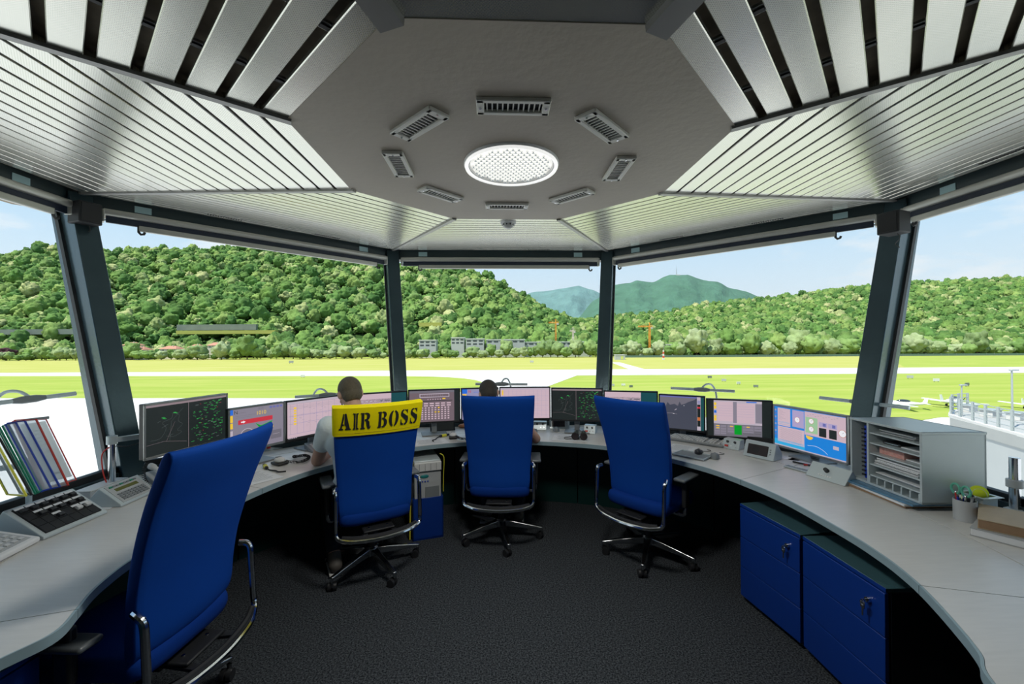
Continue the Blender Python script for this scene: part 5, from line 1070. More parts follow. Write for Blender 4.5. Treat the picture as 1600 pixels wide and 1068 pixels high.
    cc = nk.lerp(ch, .10)
    b.tube([cc+(t1*cos(2*pi*i/k)+t2*sin(2*pi*i/k))*.072 for i in range(k+1)], .010, 8); b.build('collar', shirt, sh_)
    # trousers and shoes
    b = MB(); c = b.capsule; b.ell(pel+Vector((0, 0, -.03)), (.178, .138, .115), 20, 12)
    for s_ in ('L', 'R'): hp, kn, an = J['hip'+s_], J['kn'+s_], J['an'+s_]; c(hp, kn, .100, .074); c(kn, an.lerp(kn, .12), .073, .058)
    bake(b, 'trousers', M['jeans'], root, .010, 4)
    for s_ in ('L', 'R'):
        an = J['an'+s_]; f = J['foot']; b = MB(); b.capsule(an+Vector((0, 0, -.045))-f*.045, an+f*.16+Vector((0, 0, -.055)), .046, .040, 14); b.capsule(an, an+Vector((0, 0, -.04)), .045, .048, 12)
        so = bake(b, 'shoe', M['shoe'], root, .008, 3)
        b = MB(); b.bar(an-f*.085+Vector((0, 0, -.0985)), an+f*.195+Vector((0, 0, -.0985)), .088, .016); b.build('sole', M['cream'], so, bevel=.007)
    return root
# man one, bent over the desk: local +y is where he faces
J1 = dict(pelvis=(-.05, -.02, .60), chest=(-.07, .05, .92), neck=(-.07, .075, 1.135), head=(-.085, .125, 1.245), face=(-.05, .75, -.6),
          shL=(-.24, .07, 1.03), elL=(-.30, .18, .775), wrL=(-.14, .41, .790), handL=(.4, .9, -.0), shR=(.15, .09, 1.05), elR=(.22, .29, .80), wrR=(.10, .47, .795), handR=(-.2, 1, 0),
          hipL=(-.14, .0, .575), knL=(-.20, .41, .55), anL=(-.20, .07, .115), hipR=(.06, .0, .575), knR=(.08, .42, .57), anR=(.10, .30, .13), foot=(0, 1, 0))
hp = at(548, 603, 1.29)
person((-.978-.03, 1.18, 0), radians(27.7), J1, 'man with short greying hair in a white t-shirt bent over the desk', M['shirt'], M['hair'], sleeve=.50)
J2 = dict(pelvis=(0, -.02, .60), chest=(-.04, .07, .88), neck=(-.09, .12, 1.065), head=(-.115, .19, 1.165), face=(0, .7, -.7),
          shL=(-.25, .10, .97), elL=(-.28, .24, .775), wrL=(-.12, .44, .79), handL=(.3, .95, 0), shR=(.13, .12, .97), elR=(.295, .23, .762), wrR=(.13, .44, .79), handR=(-.35, .95, 0),
          hipL=(-.10, .0, .575), knL=(-.15, .42, .56), anL=(-.16, .26, .13), hipR=(.10, .0, .575), knR=(.13, .42, .56), anR=(.14, .24, .13), foot=(0, 1, 0))
person((-.036, 1.63, 0), radians(-5.1), J2, 'dark haired man behind the straight facing chair, only head and right elbow showing', M['shirt2'], M['hair2'], sleeve=.35)
# ================================================================== THINGS ON THE DESK
def place(px, py, z=None): p = at(px, py, DZ+.0015 if z is None else z); return p
def facing(p, c=(0, .1)): return atan2(p.x-c[0], -(p.y-c[1]))+pi if False else atan2(p.y-c[1], p.x-c[0])-pi/2
def thing(name, px, py, lab, cat, rz=None, grp=None, z=None, drz=0):
    p = place(px, py, z); o = empty(name, p, (facing(p) if rz is None else rz)+drz); return tag(o, lab, cat, grp)
def wedge(W_, d, h, top=.03, y0=0):  # sloped console: low at the front (-y), high at the back
    return [(-d/2, 0), (d/2, 0), (d/2, h), (d/2-top, h), (-d/2, .018)]
def prism_x(b, prof, W_, mi=None): return b.prism([(p[0], p[1]) for p in prof], -W_/2, W_/2, mi, axis=lambda u, v, w_: (w_, u, v))
def slope_M(prof_a, prof_b):
    (y0, z0), (y1, z1) = prof_a, prof_b; a = atan2(z1-z0, y1-y0); return Matrix.Translation(((0), (y0+y1)/2, (z0+z1)/2)) @ Matrix.Rotation(a, 4, 'X')
# speaker consoles with dark oval displays
def speaker_console(px, py, W_, H_, lab, drz=0, rz=None):
    o = thing('speaker_console', px, py, lab, 'console', drz=drz, rz=rz); prof = [(-.055, 0), (.075, 0), (.075, H_*.35), (.012, H_), (-.012, H_)]; b = MB(); prism_x(b, prof, W_); b.build('housing', M['steel'], o, bevel=.004, fix=True)
    m = slope_M((-.055, 0), (-.012, H_)); ln = hypot(.043, H_); b = MB(); b.M = m; b.box((-.01, 0, .002), (W_*.66, ln*.62, .004)); b.build('display', M['dglass'], o, bevel=.001)
    b = MB(); b.M = m; b.lathe([(.001, .0042), (ln*.20, .0044)], 24, (-W_*.10, 0, 0)); b.build('speaker_disc', M['softblack'], o, smooth=0)
    b = MB(); b.M = m
    for i in range(3): b.box((W_*.36, (i-1)*.016, .002), (.008, .006, .003))
    b.build('buttons', M['midgrey'], o); return o
speaker_console(874, 668, .20, .105, 'grey speaker console with dark display before the central radar monitor', drz=.1)
speaker_console(1190, 714, .22, .115, 'grey speaker console with dark display right of the keyboard', drz=.0)
# toggle switch boxes
def switch_box(px, py, lab, drz=0, red=True, W_=.13):
    o = thing('switch_box', px, py, lab, 'console', drz=drz); H_ = .075; prof = [(-.045, 0), (.06, 0), (.06, H_), (-.015, H_)]; b = MB(); prism_x(b, prof, W_); b.build('housing', M['steel'], o, bevel=.003, fix=True); m = slope_M((-.045, 0), (-.015, H_))
    for i in (-1, 1): b = MB(); b.M = m; b.cyl((i*W_*.22, .018, 0), (i*W_*.22, .018, .012), .009, n=14); b.build('knob', M['blackp'], o)
    if red: b = MB(); b.M = m; b.box((-W_*.26, -.016, .004), (.026, .015, .008)); b.build('red_switch', M['red'], o, bevel=.001)
    for i in (0, 1): b = MB(); b.M = m; b.cyl((W_*(.05+.25*i), -.016, 0), (W_*(.05+.25*i), -.016, .010), .003, n=8); b.build('toggle', M['chrome'], o)
    return o
switch_box(1145, 700, 'grey switch box with a red rocker right of the keyboard')
switch_box(844, 670, 'grey switch box with black knobs behind the second man\'s elbow', red=False)
switch_box(922, 676, 'grey switch box with two jacks behind the binoculars', red=True, W_=.11)
switch_box(425, 701, 'grey switch box with a red switch under the monitor showing 1010', W_=.16)
# knob wedge at right
o = thing('knob_console', 1300, 748, 'pale triangular console with one black knob beside the shelf organiser', 'console'); prof = [(-.07, 0), (.07, 0), (.0, .085)]; b = MB(); prism_x(b, prof, .24); b.build('housing', M['steel'], o, bevel=.003, fix=True); m = slope_M((-.07, 0), (0, .085)); b = MB(); b.M = m; b.cyl((-.01, .01, 0), (-.01, .01, .022), .014, .012, 18); b.build('knob', M['blackp'], o); b = MB(); b.M = m
for i in range(6): b.box((-.045+i*.014, -.026, .001), (.009, .008, .002))
b.build('legend_marks', M['white'], o)
# keyboard
def keyboard(px, py, drz):
    o = thing('keyboard', px, py, 'long grey keyboard below the dark map monitor', 'keyboard', drz=drz); b = MB(); b.box((0, 0, .012), (.46, .165, .022), (.06, 0, 0)); b.build('base', M['greyp'], o, bevel=.005)
    b = MB(); b.box((-.0, -.086, .010), (.46, .012, .014)); b.build('front_edge', M['midgrey'], o, bevel=.003); k = 0
    for r in range(6):
        n = 21
        for c in range(n):
            if c in (14, 18): continue
            b = MB(); b.box((-.213+c*.0213, -.062+r*.0235, .026+r*.0013), (.0185, .0195, .009), taper=.82); kk = b.build('key', M['cream'] if (r+c) % 5 else M['greyp'], o, smooth=0); k += 1
    return o
keyboard(1090, 690, .02)
# binoculars
o = thing('binoculars', 906, 685, 'black binoculars lying on papers right of the second man', 'binoculars', drz=.1)
for s_ in (-1, 1):
    b = MB(); b.cyl((s_*.038, -.07, .034), (s_*.034, .03, .034), .033, .028, 22); b.cyl((s_*.034, .03, .034), (s_*.030, .08, .036), .024, .019, 18); b.build('barrel', M['blackp'], o, bevel=.002); b = MB(); b.cyl((s_*.038, -.0705, .034), (s_*.038, -.072, .034), .027, n=22); b.build('objective_lens', M['dglass'], o)
    b = MB(); b.cyl((s_*.030, .08, .036), (s_*.030, .098, .036), .021, .020, 18); b.build('eyepiece', M['blackp'], o)
b = MB(); b.cyl((0, -.03, .050), (0, .07, .050), .010, n=12); b.box((0, -.01, .048), (.04, .03, .012)); b.box((0, .05, .048), (.04, .02, .012)); b.cyl((0, .03, .052), (0, .05, .052), .016, n=18); b.build('hinge', M['midgrey'], o)
b = MB(); b.tube(catmull([(-.06, 0, .02), (-.10, .03, .006), (-.14, .0, .004), (-.12, -.05, .004), (-.07, -.04, .006)], 6), .003, 6); b.build('strap', M['softblack'], o)
# mice
def mouse(px, py, lab, m, drz=0):
    o = thing('computer_mouse', px, py, lab, 'mouse', drz=drz); b = MB(); P = []; F = []; n, k = 20, 9
    for i in range(k+1):
        t = i/k; z = .038*sin(t*pi/2); s_ = sqrt(max(0, 1-(t*.995)**2.2))
        for j in range(n): a = 2*pi*j/n; P.append((.032*s_*cos(a)*(1+.12*sin(a)), .055*s_*sin(a)-.008*t, z*(1-.25*sin(a))))
    for i in range(k): F += [(i*n+j, i*n+(j+1) % n, (i+1)*n+(j+1) % n, (i+1)*n+j) for j in range(n)]
    F += [tuple(range(n-1, -1, -1)), tuple(range(k*n, k*n+n))]; b.add(P, F); b.build('shell', m, o, smooth=80)
    b = MB(); b.cyl((-.004, .030, .026), (.004, .030, .026), .009, n=14); b.build('wheel', M['softblack'], o); b = MB(); b.box((0, .035, .0245), (.0012, .035, .008), (-.5, 0, 0)); b.build('button_split', M['softblack'], o)
    b = MB(); b.tube(catmull([(0, .05, .008), (.01, .09, .004), (.05, .11, .004), (.07, .14, .004), (.04, .17, .004)], 6), .002, 6); b.build('cord', M['softblack'], o); return o
mouse(1117, 715, 'grey mouse on the worktop by the right chair\'s armrest', M['midgrey'], .5)
mouse(1092, 709, 'black mouse left of the grey one behind the armrest', M['blackp'], .3)
mouse(869, 673, 'grey mouse in front of the central speaker console', M['midgrey'], .2)
# papers
def paper(px, py, lab, w_=.21, d_=.30, drz=0, m=None, th=.0015, lines=True, stack=1):
    o = thing('paper_sheet', px, py, lab, 'paper', drz=drz); b = MB(); b.box((0, 0, th/2), (w_, d_, th)); b.build('sheet', m or M['paper'], o, smooth=0)
    if lines:
        b = MB()
        for i in range(12): b.box((-.01+.01*(i % 2), d_*.38-i*d_*.065, th+.0003), (w_*.75-.02*(i % 3), .0025, .0004))
        b.build('printed_lines', M['print'], o, smooth=0)
    return o
paper(890, 684, 'pale sheets lying under and left of the binoculars', .30, .24, .1)
paper(672, 690, 'white sheet at the desk edge before the tablet', .30, .22, 0)
paper(400, 745, 'pale sheet at the desk edge right of the near chair', .21, .30, -.2)
paper(1063, 700, 'sheet with red blocks behind the right chair', .21, .25, 0)
paper(1268, 722, 'white form sheet before the big blue desktop monitor', .26, .14, .1)
paper(1235, 716, 'small white card between console and monitor at the right', .12, .10, .3, lines=False)
o = thing('document_tray', 1082, 712, 'flat grey document tray sunk on the worktop behind the right armrest', 'tray'); b = MB(); b.box((0, 0, .004), (.24, .17, .008)); b.build('base', M['midgrey'], o)
for (x, y, w_, d_) in ((0, .082, .24, .008), (0, -.082, .24, .008), (-.117, 0, .008, .17), (.117, 0, .008, .17)): b = MB(); b.box((x, y, .011), (w_, d_, .008)); b.build('rim', M['steel'], o, bevel=.001)
o = thing('pen_tray', 1247, 733, 'small blue grey tray inset before the big desktop monitor', 'tray'); b = MB(); b.box((0, 0, .003), (.15, .05, .004)); b.build('base', M['print'], o); b = MB(); 
for (x, y, w_, d_) in ((0, .026, .16, .006), (0, -.026, .16, .006), (-.078, 0, .006, .05), (.078, 0, .006, .05)): b.box((x, y, .005), (w_, d_, .008))
b.build('rim', M['steel'], o, bevel=.001)
def pen(px, py, ang, lab, m, ln=.14): o = thing('marker_pen', px, py, lab, 'pen', drz=ang); b = MB(); b.cyl((-ln/2, 0, .007), (ln/2-.03, 0, .007), .006, n=10); b.build('barrel', m, o); b = MB(); b.cyl((ln/2-.03, 0, .007), (ln/2, 0, .007), .0068, .005, 10); b.build('cap', M['blackp'], o)
pen(1274, 728, .9, 'red marker pen leaning by the knob console', M['red'])
pen(1256, 726, .1, 'dark pen lying on the form sheet at the right', M['blackp'])
pen(462, 688, 1.2, 'green and white pen by the pink table monitor', M['green'], .13); pen(470, 688, 1.0, 'white pen right of the green pen', M['cream'], .13)
# headset / handset with coiled cord
def coil(pts, r=.009, turns=40, w_=.0022):
    C = catmull(pts, 14); n = len(C); out = []; N_ = turns*8
    for i in range(N_+1):
        f = i/N_*(n-1); k = min(int(f), n-2); p = C[k].lerp(C[k+1], f-k); d = (C[k+1]-C[k]).normalized(); t = d.cross(Vector((0, 0, 1))); t = t.normalized() if t.length > .1 else Vector((1, 0, 0)); u = t.cross(d); a = 2*pi*turns*i/N_
        out.append(p+t*cos(a)*r+u*sin(a)*r)
    b = MB(); b.tube(out, w_, 5); return b
def handset(px, py, lab, drz, flip=1):
    o = thing('hand_microphone', px, py, lab, 'microphone', drz=drz); b = MB(); b.ell((0, 0, .032), (.034, .046, .022), 16, 10); b.build('shell', M['cream'], o); b = MB(); b.box((0, 0, .010), (.075, .11, .018)); b.build('cradle', M['blackp'], o, bevel=.006)
    b = MB(); b.box((.0, .012, .050), (.034, .03, .008)); b.build('grille', M['midgrey'], o, bevel=.002)
    coil([(.03*flip, -.03, .02), (.07*flip, -.09, .012), (.13*flip, -.10, .012), (.20*flip, -.04, .012), (.21*flip, .04, .012), (.15*flip, .07, .014), (.13*flip, .02, .022), (.19*flip, -.02, .026)], turns=55).build('coiled_cord', M['softblack'], o)
    return o
handset(437, 725, 'white hand microphone with black coiled cord by the monitor showing 1010', .0)
handset(708, 684, 'grey hand microphone with curled cord before the tablet', -.1, 1)
def plug(px, py, lab, drz):
    o = thing('headset_plug', px, py, lab, 'plug', drz=drz); b = MB(); b.cyl((0, 0, .014), (.05, 0, .014), .013, n=14); b.build('yellow_sleeve', M['yellowp'], o); b = MB(); b.cyl((.05, 0, .014), (.085, 0, .014), .014, .010, 14); b.cyl((-.02, 0, .014), (0, 0, .014), .011, n=12); b.build('tip', M['blackp'], o)
    b = MB(); b.tube(catmull([(-.02, 0, .014), (-.06, -.01, .008), (-.10, -.04, .006), (-.14, -.05, .006), (-.16, -.09, .006)], 6), .005, 6); b.build('lead', M['softblack'], o)
plug(416, 733, 'yellow headset plug lying left of the white hand microphone', 1.2); plug(690, 683, 'yellow ringed headset plug lying before the tablet', .5)
# desk phone keypad under the pink table monitor
o = thing('keypad_phone', 497, 702, 'grey keypad telephone before the pink table monitor', 'telephone'); prof = [(-.08, 0), (.08, 0), (.08, .055), (-.08, .018)]; b = MB(); prism_x(b, prof, .16); b.build('base', M['midgrey'], o, bevel=.004, fix=True); m = slope_M((-.08, .018), (.08, .055))
for i in range(4):
    for j in range(4): b = MB(); b.M = m; b.box((-.045+i*.026, -.05+j*.026, .003), (.018, .016, .006)); b.build('key', M['cream'], o, smooth=0)
# tablet on a stand
o = thing('tablet', 692, 673, 'black tablet propped up before the key grid monitor', 'tablet', drz=-.05); a_ = radians(62); m = Matrix.Translation((0, .0, .002)) @ Matrix.Rotation(a_, 4, 'X'); b = MB(); b.M = m; b.box((0, .07, -.005), (.245, .145, .010)); b.build('body', M['blackp'], o, bevel=.004); b = MB(); b.M = m; b.box((.012, .07, .0008), (.195, .125, .0012)); b.build('screen', mat('switched_off_screen', (.10, .105, .10), .3, 0, .05), o, smooth=0)
b = MB(); b.M = m; b.cyl((-.108, .085, 0), (-.108, .085, .0015), .006, n=14); b.box((-.108, .04, .0008), (.010, .010, .001)); b.build('button', M['greyp'], o); b = MB(); b.bar((0, .055, .10), (0, .12, .0), .08, .004, up=(0, 1, 0)); b.build('prop', M['blackp'], o)
# crumpled cloth / cups near keypad
o = thing('orange_pouch', 722, 668, 'small crumpled orange and white packet right of the tablet', 'packet'); b = MB(); b.ell((0, 0, .02), (.04, .03, .02), 12, 8); b.ell((.03, .01, .025), (.03, .025, .022), 10, 7); b.build('packet', mat('orange_wrap', (.55, .22, .10), .5, 0, .5, 30, .5, 40), o)
# little brass hook under the edge
# task lamps: slim bars on curved arms clamped behind the monitors
def task_lamp(pxl, pyl, pxr, pyr, d_l, d_r, lab, arm=1, down=.42):
    a = dep(pxl, pyl, d_l); c = dep(pxr, pyr, d_r); mid = (a+c)/2; o = empty('task_lamp', (mid.x, mid.y, DZ+.002), 0); tag(o, lab, 'lamp', 'slim task lamps over the monitors'); A = a-o.location; B = c-o.location; Mi = (A+B)/2; d = (B-A).normalized(); out = Vector((mid.x, mid.y, 0)).normalized(); 
    b = MB(); b.cyl(A, B, .0135, n=14); b.build('lamp_tube', M['steel'], o); b = MB(); b.tube([Mi-d*.07, Mi-d*.03, Mi+d*.03, Mi+d*.07], [.014, .022, .022, .014], 14); b.build('joint_body', M['midgrey'], o)
    e_ = Mi+out*.12; e_.z = 0; k = [Mi+Vector((0, 0, .015)), Mi+d*.03*arm+out*.03+Vector((0, 0, .05)), Mi+d*.07*arm+out*.07+Vector((0, 0, .045)), Mi+d*.10*arm+out*.10-Vector((0, 0, .03)), Mi+d*.11*arm+out*.10-Vector((0, 0, .18))]; k.append(Vector((k[-1].x, k[-1].y, 0)))
    b = MB(); b.tube(catmull(k, 7), .009, 10); b.build('arm', M['steel'], o); b = MB(); b.lathe([(.032, 0), (.032, .016), (.014, .022)], 18, (k[-1].x, k[-1].y, 0)); b.build('clamp', M['steel'], o)
task_lamp(461, 620, 560, 613.5, 3.75, 3.95, 'slim task lamp behind the head of the man in white', -1)
task_lamp(743, 599.5, 824, 600, 4.35, 4.35, 'slim task lamp behind the head of the second man', 1)
task_lamp(1048, 606, 1148, 611, 4.2, 3.95, 'slim task lamp above the dark map monitor', 1)
task_lamp(1281, 621, 1421, 637, 3.35, 2.85, 'slim task lamp above the shelf organiser', 1)
task_lamp(-40, 634, 118, 614.5, 2.25, 2.65, 'slim task lamp at the left edge over the coloured folders', -1)
# ------------------------------------------------ left end
# coloured display sleeves
def sleeves():
    base = at(75, 772, DZ+.1); o = empty('sleeve_rack', (base.x, base.y, DZ+.002), 0); tag(o, 'rack of coloured display sleeves with printed sheets at the left window', 'folder')
    # each sleeve: parallelogram frame between bottom hinge and raised far end
    cols = [('yellowp', 0), ('softblack', 1), ('green', 2), ('green', 3), ('navy', 4), ('navy', 5), ('red', 6), ('red', 7)]
    b = MB(); b.box((0, 0, .012), (.30, .14, .024), (0, 0, radians(62))); b.build('rack_base', M['steel'], o, bevel=.004)
    d0 = 1.98
    for nm, i in cols:
        f = i/7; bl = dep((41, 49, 55, 59, 63, 66, 69, 71.5)[i], 774-11*f, 1.80+.16*f); tl = dep((-16, -9, -1, 4, 8, 12, 20, 23)[i], 672-16*f, 1.92+.18*f)
        if i < 7: wv = Vector((-.10, .02, .0))+Vector((0.18*f, .04*f, 0)); br = bl+wv; tr = tl+wv
        else: br = dep(119, 749, 2.10); tr = dep(72, 655, 2.28)
        q = [p-o.location for p in (bl, br, tr, tl)]; b = MB(); b.tube(q+[q[0]], .0045 if i < 7 else .003, 6); s_ = b.build('sleeve_frame', M[nm], o); b = MB(); b.add([tuple(p) for p in q], [(0, 1, 2, 3)]); b.build('film', M['film'], s_, smooth=0)
        if i == 7:
            n_ = (q[1]-q[0]).cross(q[3]-q[0]).normalized()*.002; n_ = n_ if n_.dot(CAM-bl) > 0 else -n_
            def uv(u, v): return tuple(q[0]+(q[1]-q[0])*u+(q[3]-q[0])*v+n_)
            b = MB()
            for k in range(9): b.add([uv(.2, .80-.055*k), uv(.6-.05*(k % 2), .80-.055*k), uv(.6-.05*(k % 2), .79-.055*k), uv(.2, .79-.055*k)], [(0, 1, 2, 3)])
            b.add([uv(.35, .17), uv(.65, .17), uv(.65, .145), uv(.35, .145)], [(0, 1, 2, 3)]); b.build('printed_lines', M['print'], s_, smooth=0)
            n_ = n_*.4; b = MB(); b.add([uv(.08, .06), uv(.92, .06), uv(.92, .92), uv(.08, .92)], [(0, 1, 2, 3)]); b.build('sheet', M['thinpaper'], s_, smooth=0)
    b = MB(); p = dep(-30, 735, 2.0)-o.location; q = dep(45, 726, 2.15)-o.location; b.cyl(p, q, .014, n=12); b.box(dep(62, 730, 2.2)-o.location if False else q, (.06, .05, .06)); b.build('holder_arm', M['steel'], o); b = MB(); b.cyl((q.x, q.y, 0), q, .012, n=12); b.build('holder_post', M['steel'], o)
    a = dep(22, 658, 2.28)-o.location; c = dep(76, 652, 2.34)-o.location; b = MB(); b.cyl(a, c, .008, n=10); b.build('top_rod', M['midgrey'], o)
sleeves()
# black key console with white labels
def quad_console(name, lab, cat, fl, fr, bl, br, hb, hf=.012):
    # four image points: front edge on the desk, rear edge raised by hb
    A, B = at(*fl, DZ+hf), at(*fr, DZ+hf); D1, C1 = at(*bl, DZ+hb), at(*br, DZ+hb); o = empty(name, ((A.x+B.x)/2, (A.y+B.y)/2, DZ+.0015), atan2((B-A).y, (B-A).x)); tag(o, lab, cat); T = o.matrix_basis.inverted() if False else (Matrix.Translation(o.location) @ Matrix.Rotation(o.rotation_euler.z, 4, 'Z')).inverted()
    A, B, C1, D1 = [T @ p for p in (A, B, C1, D1)]; W_ = (B-A).length; dd = ((C1+D1)/2-(A+B)/2).y
    return o, W_, dd
o, W_, dd = quad_console('key_console', 'sloping console with black key blocks and white labels at the left end of the desk', 'console', (72, 838), (165, 799), (32, 790), (123, 759), .13)
prof = [(0, 0), (dd+.10, 0), (dd, .13), (0, .012)]; b = MB(); prism_x(b, prof, W_+.02); b.build('housing', M['steel'], o, bevel=.003, fix=True); m = slope_M((0, .012), (dd, .13)) @ Matrix.Translation((0, 0, .001)); ln = hypot(dd, .118)
b = MB(); b.M = m; b.box((0, 0, .001), (W_-.02, ln-.03, .004)); b.build('field', M['softblack'], o)
kx, ky = (W_-.02)/6, (ln-.03)/4
present = {(0, 3), (1, 3), (2, 3), (3, 3), (4, 3), (5, 3), (1, 2), (2, 2), (3, 2), (4, 2), (5, 2), (2, 1), (4, 1), (5, 1)}
for i in range(6):
    for j in range(4):
        cx_, cy_ = (i-2.5)*kx, (j-1.5)*ky; b = MB(); b.M = m; b.box((cx_, cy_, .004), (kx-.002, ky-.002, .003)); b.build('panel', M['softblack'], o, smooth=0)
        if (i, j) in present:
            w_ = j == 1 and i > 3; b = MB(); b.M = m; b.box((cx_, cy_-.006, .011), (kx*.62, ky*.45, .013), taper=.9); b.build('key_block', M['cream'] if w_ else M['blackp'], o, bevel=.002)
            b = MB(); b.M = m; b.box((cx_, cy_+ky*.34, .0062), (kx*.86, ky*.26, .0016)); b.build('key_label', M['paper'], o, smooth=0)
# white desk telephone console at the left edge
o, W_, dd = quad_console('telephone_console', 'white telephone console with dark display cut by the left picture edge', 'telephone', (-60, 905), (62, 842), (-110, 832), (28, 792), .10)
prof = [(0, 0), (dd+.05, 0), (dd, .10), (0, .022)]; b = MB(); prism_x(b, prof, W_+.01); b.build('housing', M['white'], o, bevel=.006, fix=True); m = slope_M((0, .022), (dd, .10)); ln = hypot(dd, .078)
b = MB(); b.M = m; b.box((-W_*.02, ln*.17, .0015), (W_*.80, ln*.46, .004)); b.build('display', M['dglass'], o); b = MB(); b.M = m; b.box((0, 0, .0006), (W_*.9, ln*.86, .001)); b.build('face_plate', M['greyp'], o)
for i in range(9):
    for j in range(3):
        b = MB(); b.M = m; b.box((-W_*.38+i*W_*.095, -ln*.16-j*ln*.10, .003), (W_*.06, ln*.05, .005)); b.build('key', M['cream'], o, smooth=0)
# radio panel with olive display
o, W_, dd = quad_console('radio_console', 'grey radio console with olive display beside the near chair', 'console', (193, 787), (243, 765), (172, 758), (235, 733), .10)
prof = [(0, 0), (dd+.09, 0), (dd, .10), (0, .012)]; b = MB(); prism_x(b, prof, W_+.03); b.build('housing', M['steel'], o, bevel=.003, fix=True); m = slope_M((0, .012), (dd, .10)); ln = hypot(dd, .09)
b = MB(); b.M = m; b.box((0, 0, .001), (W_*.94, ln*.9, .004)); b.build('face_plate', M['greyp'], o, bevel=.001); b = MB(); b.M = m; b.box((0, ln*.16, .003), (W_*.66, ln*.14, .003)); b.build('display', M['lcd'], o)
for i in range(8):
    for j in range(4): b = MB(); b.M = m; b.box((-W_*.36+i*W_*.10, -ln*.06-j*ln*.09, .005), (W_*.075, ln*.06, .006)); b.build('key', M['midgrey'], o, smooth=0)
for i in range(8): b = MB(); b.M = m; b.box((-W_*.36+i*W_*.10, ln*.34, .005), (W_*.075, ln*.06, .006)); b.build('key', M['midgrey'] if i % 3 else M['green'], o, smooth=0)
paper(165, 789, 'folded white and pink leaflet between the left consoles', .16, .10, .5, lines=False)
# handset hanging with coiled cord next to M1
o = thing('desk_telephone', 258, 760, 'grey desk telephone with black coiled cord under the left radar monitor', 'telephone'); prof = [(-.08, 0), (.08, 0), (.08, .10), (-.08, .02)]; b = MB(); prism_x(b, prof, .13); b.build('base', M['greyp'], o, bevel=.005, fix=True)
b = MB(); b.tube(catmull([(-.03, -.06, .05), (-.03, -.02, .09), (-.03, .04, .12), (-.03, .08, .13)], 5), [.018]*5+[.013]*6+[.018]*5, 10); b.build('handset', M['cream'], o)
for i in range(3):
    for j in range(4): b = MB(); b.box((.015+i*.018, -.05+j*.022, .036+j*.011), (.012, .014, .01), (.46, 0, 0)); b.build('key', M['midgrey'], o, smooth=0)
coil([(-.06, .06, .16), (-.085, .05, .10), (-.085, .0, .03), (-.07, -.08, .015), (-.02, -.11, .015), (.02, -.10, .02)], .009, 40).build('coiled_cord', M['softblack'], o)
# cable trays on the sills
def tray(pa, pb, lab, z=DZ+.002):
    a, c = at(*pa, DZ+.05), at(*pb, DZ+.05); d = c-a; o = empty('cable_duct', ((a.x+c.x)/2, (a.y+c.y)/2, z), atan2(d.y, d.x)); tag(o, lab, 'duct'); W_ = d.xy.length; b = MB(); b.box((0, 0, .02), (W_, .09, .04)); b.build('channel', M['greyp'], o, bevel=.003); b = MB(); b.box((0, 0, .044), (W_, .095, .006)); b.build('lid', M['cream'], o, bevel=.002)
tray((128, 767), (188, 745), 'pale cable duct on the desk below the left window')
